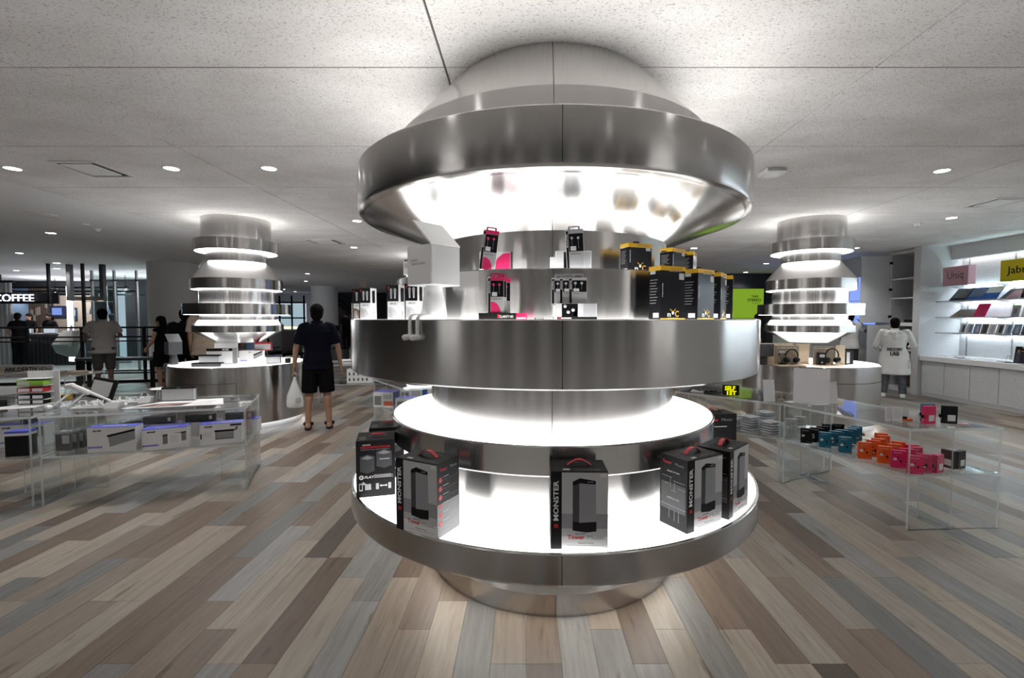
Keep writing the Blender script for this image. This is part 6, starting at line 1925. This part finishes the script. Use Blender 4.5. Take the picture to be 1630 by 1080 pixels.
# cafe shell
struct(MB().box(-17.5, 17.6, 1.46, 11.0, 0.2, 2.92).build('wall_cafe', 'shop_dark'))
t = thing('cafe_mural', 'pale blue wall panel with a warm light spot behind the cafe counter', 'wall panel', (-19.05, 17.44, 0.6))
MB().box(0, 0, 1.1, 1.25, 0.06, 1.9).build('panel_board', 'shop_blue', t)
MB().rbox(-0.02, -0.10, 1.95, 0.10, 0.12, 0.06, 0.01).build('spot_head', 'black', t)
sl = bpy.data.lights.new('mural_spot', 'SPOT'); sl.energy = 60; sl.spot_size = R(80); sl.spot_blend = 0.8; sl.color = (1, 0.9, 0.8)
o = bpy.data.objects.new('lamp', sl); C.objects.link(o); o.parent = t; o.location = (-0.02, -0.45, 2.1); o.rotation_euler = (R(20), 0, 0)
t = thing('slat_screen', 'brown wooden slat screen beside the blue cafe wall', 'screen', (-18.12, 17.42, 0.5))
rs = random.Random(3)
for k in range(9):
    MB().box(-0.36 + 0.09*k, 0, 1.1, 0.07, 0.05, 2.1).build('slat', 'slat_wood', t)
    MB().box(-0.36 + 0.09*k, -0.03, 0.55 + rs.uniform(0, 1.2), 0.07, 0.05, 0.30).build('slat_block', 'slat_pale', t)
t = thing('cafe_tv', 'small lit television on the dark cafe wall', 'television', (-17.40, 17.40, 1.55), 0)
MB().rbox(0, 0, 0.22, 0.66, 0.05, 0.44, 0.01).build('bezel', 'navy', t)
MB().box(-0.05, -0.028, 0.23, 0.36, 0.006, 0.26).build('screen_face', 'screen_tv', t)
t = thing('cafe_poster', 'dark poster with a pale emblem on the cafe wall', 'poster', (-16.90, 17.43, 1.42))
MB().rbox(0, 0, 0.25, 0.30, 0.02, 0.50, 0.005).build('poster_sheet', 'navy', t)
MB().prism([(-0.09, -0.012), (0.09, -0.012), (0.09, -0.010), (-0.09, -0.010)], 0.18, 0.42).build('poster_emblem', 'light_grey', t)
struct(MB().box(-16.45, 17.48, 1.2, 2.4, 0.05, 2.4).build('wall_cladding', 'slat_pale'))
t = thing('cafe_counter', 'long dark cafe counter with a ribbed front', 'counter', (-17.3, 15.4, 0))
MB().rbox(0, 0, 0.49, 5.4, 0.7, 0.98, 0.01).build('counter_body', 'shop_dark', t)
MB().rbox(0, -0.02, 1.0, 5.5, 0.8, 0.05, 0.005).build('counter_slab', 'mid_grey', t)
for k in range(40):
    MB().box(-2.6 + 0.133*k, -0.36, 0.49, 0.05, 0.03, 0.9).build('rib', 'dark_grey', t)
for x, lb in ((-16.29, 'left'), (-15.50, 'right')):
    t = thing('menu_board', '%s white lit menu box on the cafe counter' % lb, 'menu board', (x, 15.2, 1.026))
    MB().rbox(0, 0, 0.10, 0.42, 0.06, 0.20, 0.005).build('menu_frame', 'white_gloss', t)
    MB().box(0, -0.031, 0.10, 0.38, 0.004, 0.16).build('menu_face', 'shop_glow', t)
t = thing('cafe_sign', 'glowing white cafe sign letters on a black bar', 'sign', (-15.45, 14.1, 2.0), R(3))
MB().box(0.2, 0.06, 0.13, 2.1, 0.04, 0.34).build('sign_bar', 'black', t)
me = text_mesh('COFFEE', 0.23, 'sign_white', 0.002, 1.15, 0, 0.01)
o = obj('lettering', me, t); o.matrix_local = Matrix.Translation((0, 0, 0.02)) @ Matrix.Rotation(R(90), 4, 'X')
# black steel frames
t = thing('steel_frame', 'black steel frame of beams hanging from the ceiling over the cafe', 'frame', (0, 0, 0))
for x in (-12.23, -11.35):
    MB().box(x, 12.0, 2.42 if x < -12 else 2.1, 0.055, 0.055, 1.0 if x < -12 else 1.64).build('post', 'black', t)
MB().box(-13.6, 12.0, 1.93, 2.8, 0.055, 0.05).build('beam', 'black', t)
for k, z in enumerate((2.30, 2.20, 2.11)):
    MB().box(-15.2, 14.6 + 0.3*k, z + 0.18, 5.6, 0.06, 0.05).build('beam', 'black', t)
MB().box(-16.75, 14.9, 1.46, 0.06, 0.06, 2.92).build('post', 'black', t)
MB().box(-13.57, 12.0, 2.40, 0.05, 0.05, 1.0).build('post', 'silver', t)
t = thing('pendant_light_bar', 'thick dark U-shaped frame hanging from the ceiling with warm lights', 'frame', (-11.45, 12.2, 0))
for x in (-0.43, 0.43):
    MB().box(x, 0, 2.50, 0.10, 0.10, 0.84).build('side_bar', 'dark_grey', t)
MB().box(0, 0, 2.03, 0.96, 0.12, 0.11).build('bottom_bar', 'dark_grey', t)
for x in (-0.2, 0.1, 0.4):
    MB().box(x, -0.05, 1.972, 0.10, 0.08, 0.006).build('lamp_strip', 'warm_glow', t)
t = thing('curtain', 'pale grey pleated curtain at the left picture edge', 'curtain', (-16.40, 14.5, 0))
mb = MB()
for k in range(6):
    mb.caps((0.075*k, 0.03*(k % 2), 0.05), (0.075*k, 0.03*(k % 2), 2.6), 0.05, 0.045, 10)
mb.build('pleats', 'light_grey', t, smooth=True)
MB().box(0.2, 0, 2.66, 0.7, 0.1, 0.06).build('rod', 'black', t)
# glazed shop beside the cafe
t = thing('light_column', 'tall glowing white light strip beside the cafe', 'light', (-13.68, 14.0, 0.25))
MB().box(0, 0, 1.1, 0.10, 0.06, 2.25).build('light_tube', 'neon_white', t)
MB().box(0, 0.05, 1.1, 0.16, 0.04, 2.3).build('back_channel', 'silver', t)
t = thing('glass_shelving', 'tall glass display shelving with small goods in the shop window', 'shelving', (-12.95, 14.2, 0.2))
for x in (-0.36, 0.36):
    for y in (-0.15, 0.15):
        MB().box(x, y, 1.15, 0.025, 0.025, 2.3).build('post', 'silver', t)
for k in range(6):
    MB().box(0, 0, 0.3 + 0.38*k, 0.72, 0.32, 0.015).build('glass_shelf', 'film', t)
MB().box(0, 0.18, 1.15, 0.75, 0.01, 2.3).build('back_panel', 'dark_grey', t)
for k in range(11):
    z = 0.52 + 0.38*(k % 5)
    kind = ['blue', 'white_card', 'silver', 'shop_blue', 'light_grey'][k % 5]
    v = thing('ornament', '%s goods item on the glass display shelving' % (['first', 'second', 'third', 'fourth', 'fifth', 'sixth', 'seventh', 'eighth', 'ninth', 'tenth', 'eleventh'][k]), 'goods', (-12.95 - 0.25 + 0.25*(k % 3), 14.2, z - 0.212 + 0.2 + 0.0), 0, 'goods on the glass shelving')
    MB().lathe([(0, 0), (0.05, 0), (0.06, 0.06), (0.04, 0.14), (0.02, 0.17), (0.03, 0.21), (0, 0.22)], 14).build('vessel', kind, v, smooth=True)
    MB().ell((0, 0, 0.23), (0.02, 0.02, 0.02), 8, 6).build('stopper', 'white_gloss', v, smooth=True)
struct(MB().box(-11.6, 16.2, 1.46, 2.4, 0.1, 2.92).build('wall_shop_window', 'cabinet_white'), 'pale lit wall behind the shop glass')
t = thing('window_banner', 'tall white banner in the shop window', 'banner', (-13.75, 15.9, 0.0))
MB().rbox(0, 0, 1.35, 0.22, 0.04, 2.5, 0.005).build('banner_sheet', 'shop_glow', t)
MB().rbox(0, 0, 0.03, 0.4, 0.2, 0.06, 0.01).build('banner_foot', 'mid_grey', t)
t = thing('shop_glazing', 'glass shopfront with dark mullions beside the white column', 'glazing', (-11.0, 13.6, 0))
for x in (-1.6, -0.95, -0.3, 0.45, 1.1):
    MB().box(x, 0, 1.46, 0.045, 0.06, 2.9).build('mullion', 'mid_grey', t)
for x in (-1.275, -0.625, 0.075, 0.775):
    MB().box(x, 0, 1.46, 0.62, 0.012, 2.8).build('glass_pane', 'glass', t)
MB().box(-0.25, 0, 2.62, 2.8, 0.06, 0.05).build('transom', 'mid_grey', t)
t = thing('neon_shape', 'white looping neon tube in the shop window', 'neon light', (-11.6, 15.2, 0.95))
MB().tube([(0.32*math.cos(q*0.5)*(1 - 0.02*q), 0.06*math.sin(q), 0.22 + 0.22*math.sin(q*0.62)) for q in range(22)], 0.018, 8).build('neon_tube', 'neon_white', t, smooth=True)
MB().box(0, 0.1, 0.2, 0.04, 0.04, 0.5).build('bracket', 'mid_grey', t)
t = thing('globe_lamp', 'round white paper lamp in the lit shop', 'lamp', (-10.5, 15.0, 1.9))
MB().ell((0, 0, 0), (0.22, 0.22, 0.20), 18, 10).build('globe', 'shop_glow', t, smooth=True)
MB().caps((0, 0, 0.2), (0, 0, 1.0), 0.006).build('cord', 'black', t)
t = thing('lit_goods_shelf', 'warm lit goods shelf in the shop right of the neon tube', 'shelf', (-10.3, 15.6, 0))
MB().box(0, 0.2, 1.1, 1.0, 0.03, 2.2).build('back_panel', 'brown', t)
for k in range(5):
    MB().box(0, 0, 0.5 + 0.32*k, 1.0, 0.36, 0.025).build('shelf_board', 'pale_wood', t)
for k in range(14):
    MB().rbox(-0.44 + 0.068*k, -0.02, 0.56 + 0.32*(k % 5), 0.05, 0.10, 0.10, 0.01).build('goods_block', ['yellow', 'kraft', 'white_card', 'brown'][k % 4], t)
for k in range(2):
    MB().ell((-0.35 + 0.5*k, -0.2, 1.05), (0.035, 0.035, 0.035), 10, 6).build('lamp_bulb', 'warm_glow', t, smooth=True)
for x, y, z, w, lb in ((-17.35, 16.3, 0, 1.0, 'barista in black bending over the cafe counter'), (-16.75, 16.4, 0, 1.0, 'second barista in black behind the cafe counter'), (-15.85, 14.55, 0, 0.9, 'cafe customer at the left end of the counter')):
    person(lb, (x, y, z), R(180 if y > 15 else 20), 1.68, w, skin='skin', shirt='black_cloth', lower='black_cloth', lower_len=0.1, shoes='black', voxel=0.02)
for x, y, e in ((-16.5, 16.4, 110), (-13.0, 15.2, 90), (-10.6, 14.9, 100)):  # lamps added to lift the dim cafe and shop
    pl = bpy.data.lights.new('added_shop_lamp', 'POINT'); pl.energy = e; pl.shadow_soft_size = 0.1; pl.color = (0.92, 0.95, 1.0)
    t = thing('added_pendant', {-16.5: 'added pendant lamp lighting the cafe counter', -13.0: 'added pendant lamp lighting the glass shelving', -10.6: 'added pendant lamp lighting the goods shelf'}[x], 'lamp', (x, y, 2.45))
    MB().lathe([(0.09, 0.0), (0.05, 0.10), (0.012, 0.13), (0.008, 0.47)], 18).build('shade', 'black', t, smooth=True)
    MB().ell((0, 0, 0.02), (0.04, 0.04, 0.04), 10, 6).build('bulb', 'neon_white', t, smooth=True)
    o = bpy.data.objects.new('lamp', pl); C.objects.link(o); o.parent = t; o.location = (0, 0, -0.06)

# ------------------------------------------------------------------ far middle: escalator, shop window, seats
t = thing('escalator', 'dark escalator rising to the left behind the middle white column', 'escalator', (0, 23.5, 0))
for y in (0.0, 0.9):
    mb = MB()
    x0, x1 = -10.6, -6.4
    za, zb = 3.3, -0.2
    mb.add([(x0, y, za - 0.9), (x1, y, zb - 0.9), (x1, y, zb + 0.2), (x0, y, za + 0.2), (x0, y + .06, za - 0.9), (x1, y + .06, zb - 0.9), (x1, y + .06, zb + 0.2), (x0, y + .06, za + 0.2)],
           [(0,1,2,3), (7,6,5,4), (0,4,5,1), (1,5,6,2), (2,6,7,3), (3,7,4,0)])
    mb.v = [(x, yy, min(max(z, 0.0), 2.9)) for x, yy, z in mb.v]
    mb.build('balustrade', 'dark_grey', t)
    MB().caps((-10.2, y, 2.85), (-6.9, y, 0.35), 0.05, 0.05, 8).build('handrail', 'black', t, smooth=True)
MB().box(-8.5, 1.6, 1.46, 5.0, 0.1, 2.9).build('shaft_wall', 'shop_dark', t)
person('dark silhouette of a person standing by the escalator', (-8.9, 23.2, 0.0), R(180), 1.78, 1.0, skin='skin_dark', shirt='black_cloth', lower='black_cloth', lower_len=0.1, shoes='black', voxel=0.025)
t = thing('seat_block', 'low dark seat beside the middle white column', 'seat', (-6.95, 17.2, 0))
MB().rbox(0, 0, 0.20, 0.7, 0.6, 0.40, 0.03).build('seat_body', 'dark_grey', t)
MB().rbox(0, 0, 0.42, 0.66, 0.56, 0.05, 0.02).build('seat_cushion', 'black_cloth', t)
person('seated person in a grey top beside the middle white column', (-6.95, 17.15, -0.45), R(120), 1.70, 1.0,
       arms={-1: ((0.22, 0.12, 1.15), (0.12, 0.30, 1.10)), 1: ((0.22, 0.12, 1.15), (0.12, 0.30, 1.10))},
       legs={-1: ((0.12, 0.42, 0.88), (0.12, 0.44, 0.53)), 1: ((0.12, 0.42, 0.88), (0.12, 0.44, 0.53))},
       skin='skin', shirt='grey_cloth', lower='dark_cloth', lower_len=0.6, shoes=None, voxel=0.02)
t = thing('bright_shop_window', 'bright bluish shop window with dark grid far behind the left lantern', 'shop window', (-12.3, 24.0, 0))
MB().box(0, 0.1, 1.55, 2.0, 0.05, 1.5).build('lit_backdrop', 'shop_glow', t)
for k in range(4):
    MB().box(-0.95 + 0.63*k, 0, 1.35, 0.07, 0.06, 2.7).build('mullion', 'black', t)
for z in (0.85, 1.55, 2.35):
    MB().box(0, 0, z, 2.0, 0.06, 0.07).build('rail', 'black', t)
for k in range(3):
    MB().box(-0.63 + 0.63*k, 0.03, 1.55, 0.55, 0.01, 1.4).build('glass_pane', 'glass', t)
MB().box(0.0, 0.02, 1.05, 1.9, 0.04, 0.12).build('warm_shelf', 'warm_glow', t)
for x, y, a, lb in ((-7.3, 14.6, 30, 'dark lounge chair left of the man in navy'), (-8.1, 14.9, -20, 'second dark lounge chair further left behind the counter')):
    t = thing('lounge_chair', lb, 'chair', (x, y, 0), R(a))
    MB().rbox(0, 0, 0.42, 0.62, 0.60, 0.10, 0.04).build('seat', 'black_cloth', t)
    MB().rbox(0, 0.30, 0.80, 0.62, 0.09, 0.72, 0.04).build('backrest', 'dark_cloth', t)
    for sx in (-1, 1):
        for sy in (-1, 1):
            MB().caps((sx*0.27, sy*0.25, 0.01), (sx*0.25, sy*0.23, 0.38), 0.016, 0.02).build('leg', 'black', t, smooth=True)
        MB().rbox(sx*0.32, 0, 0.60, 0.05, 0.5, 0.04, 0.015).build('armrest', 'black', t)
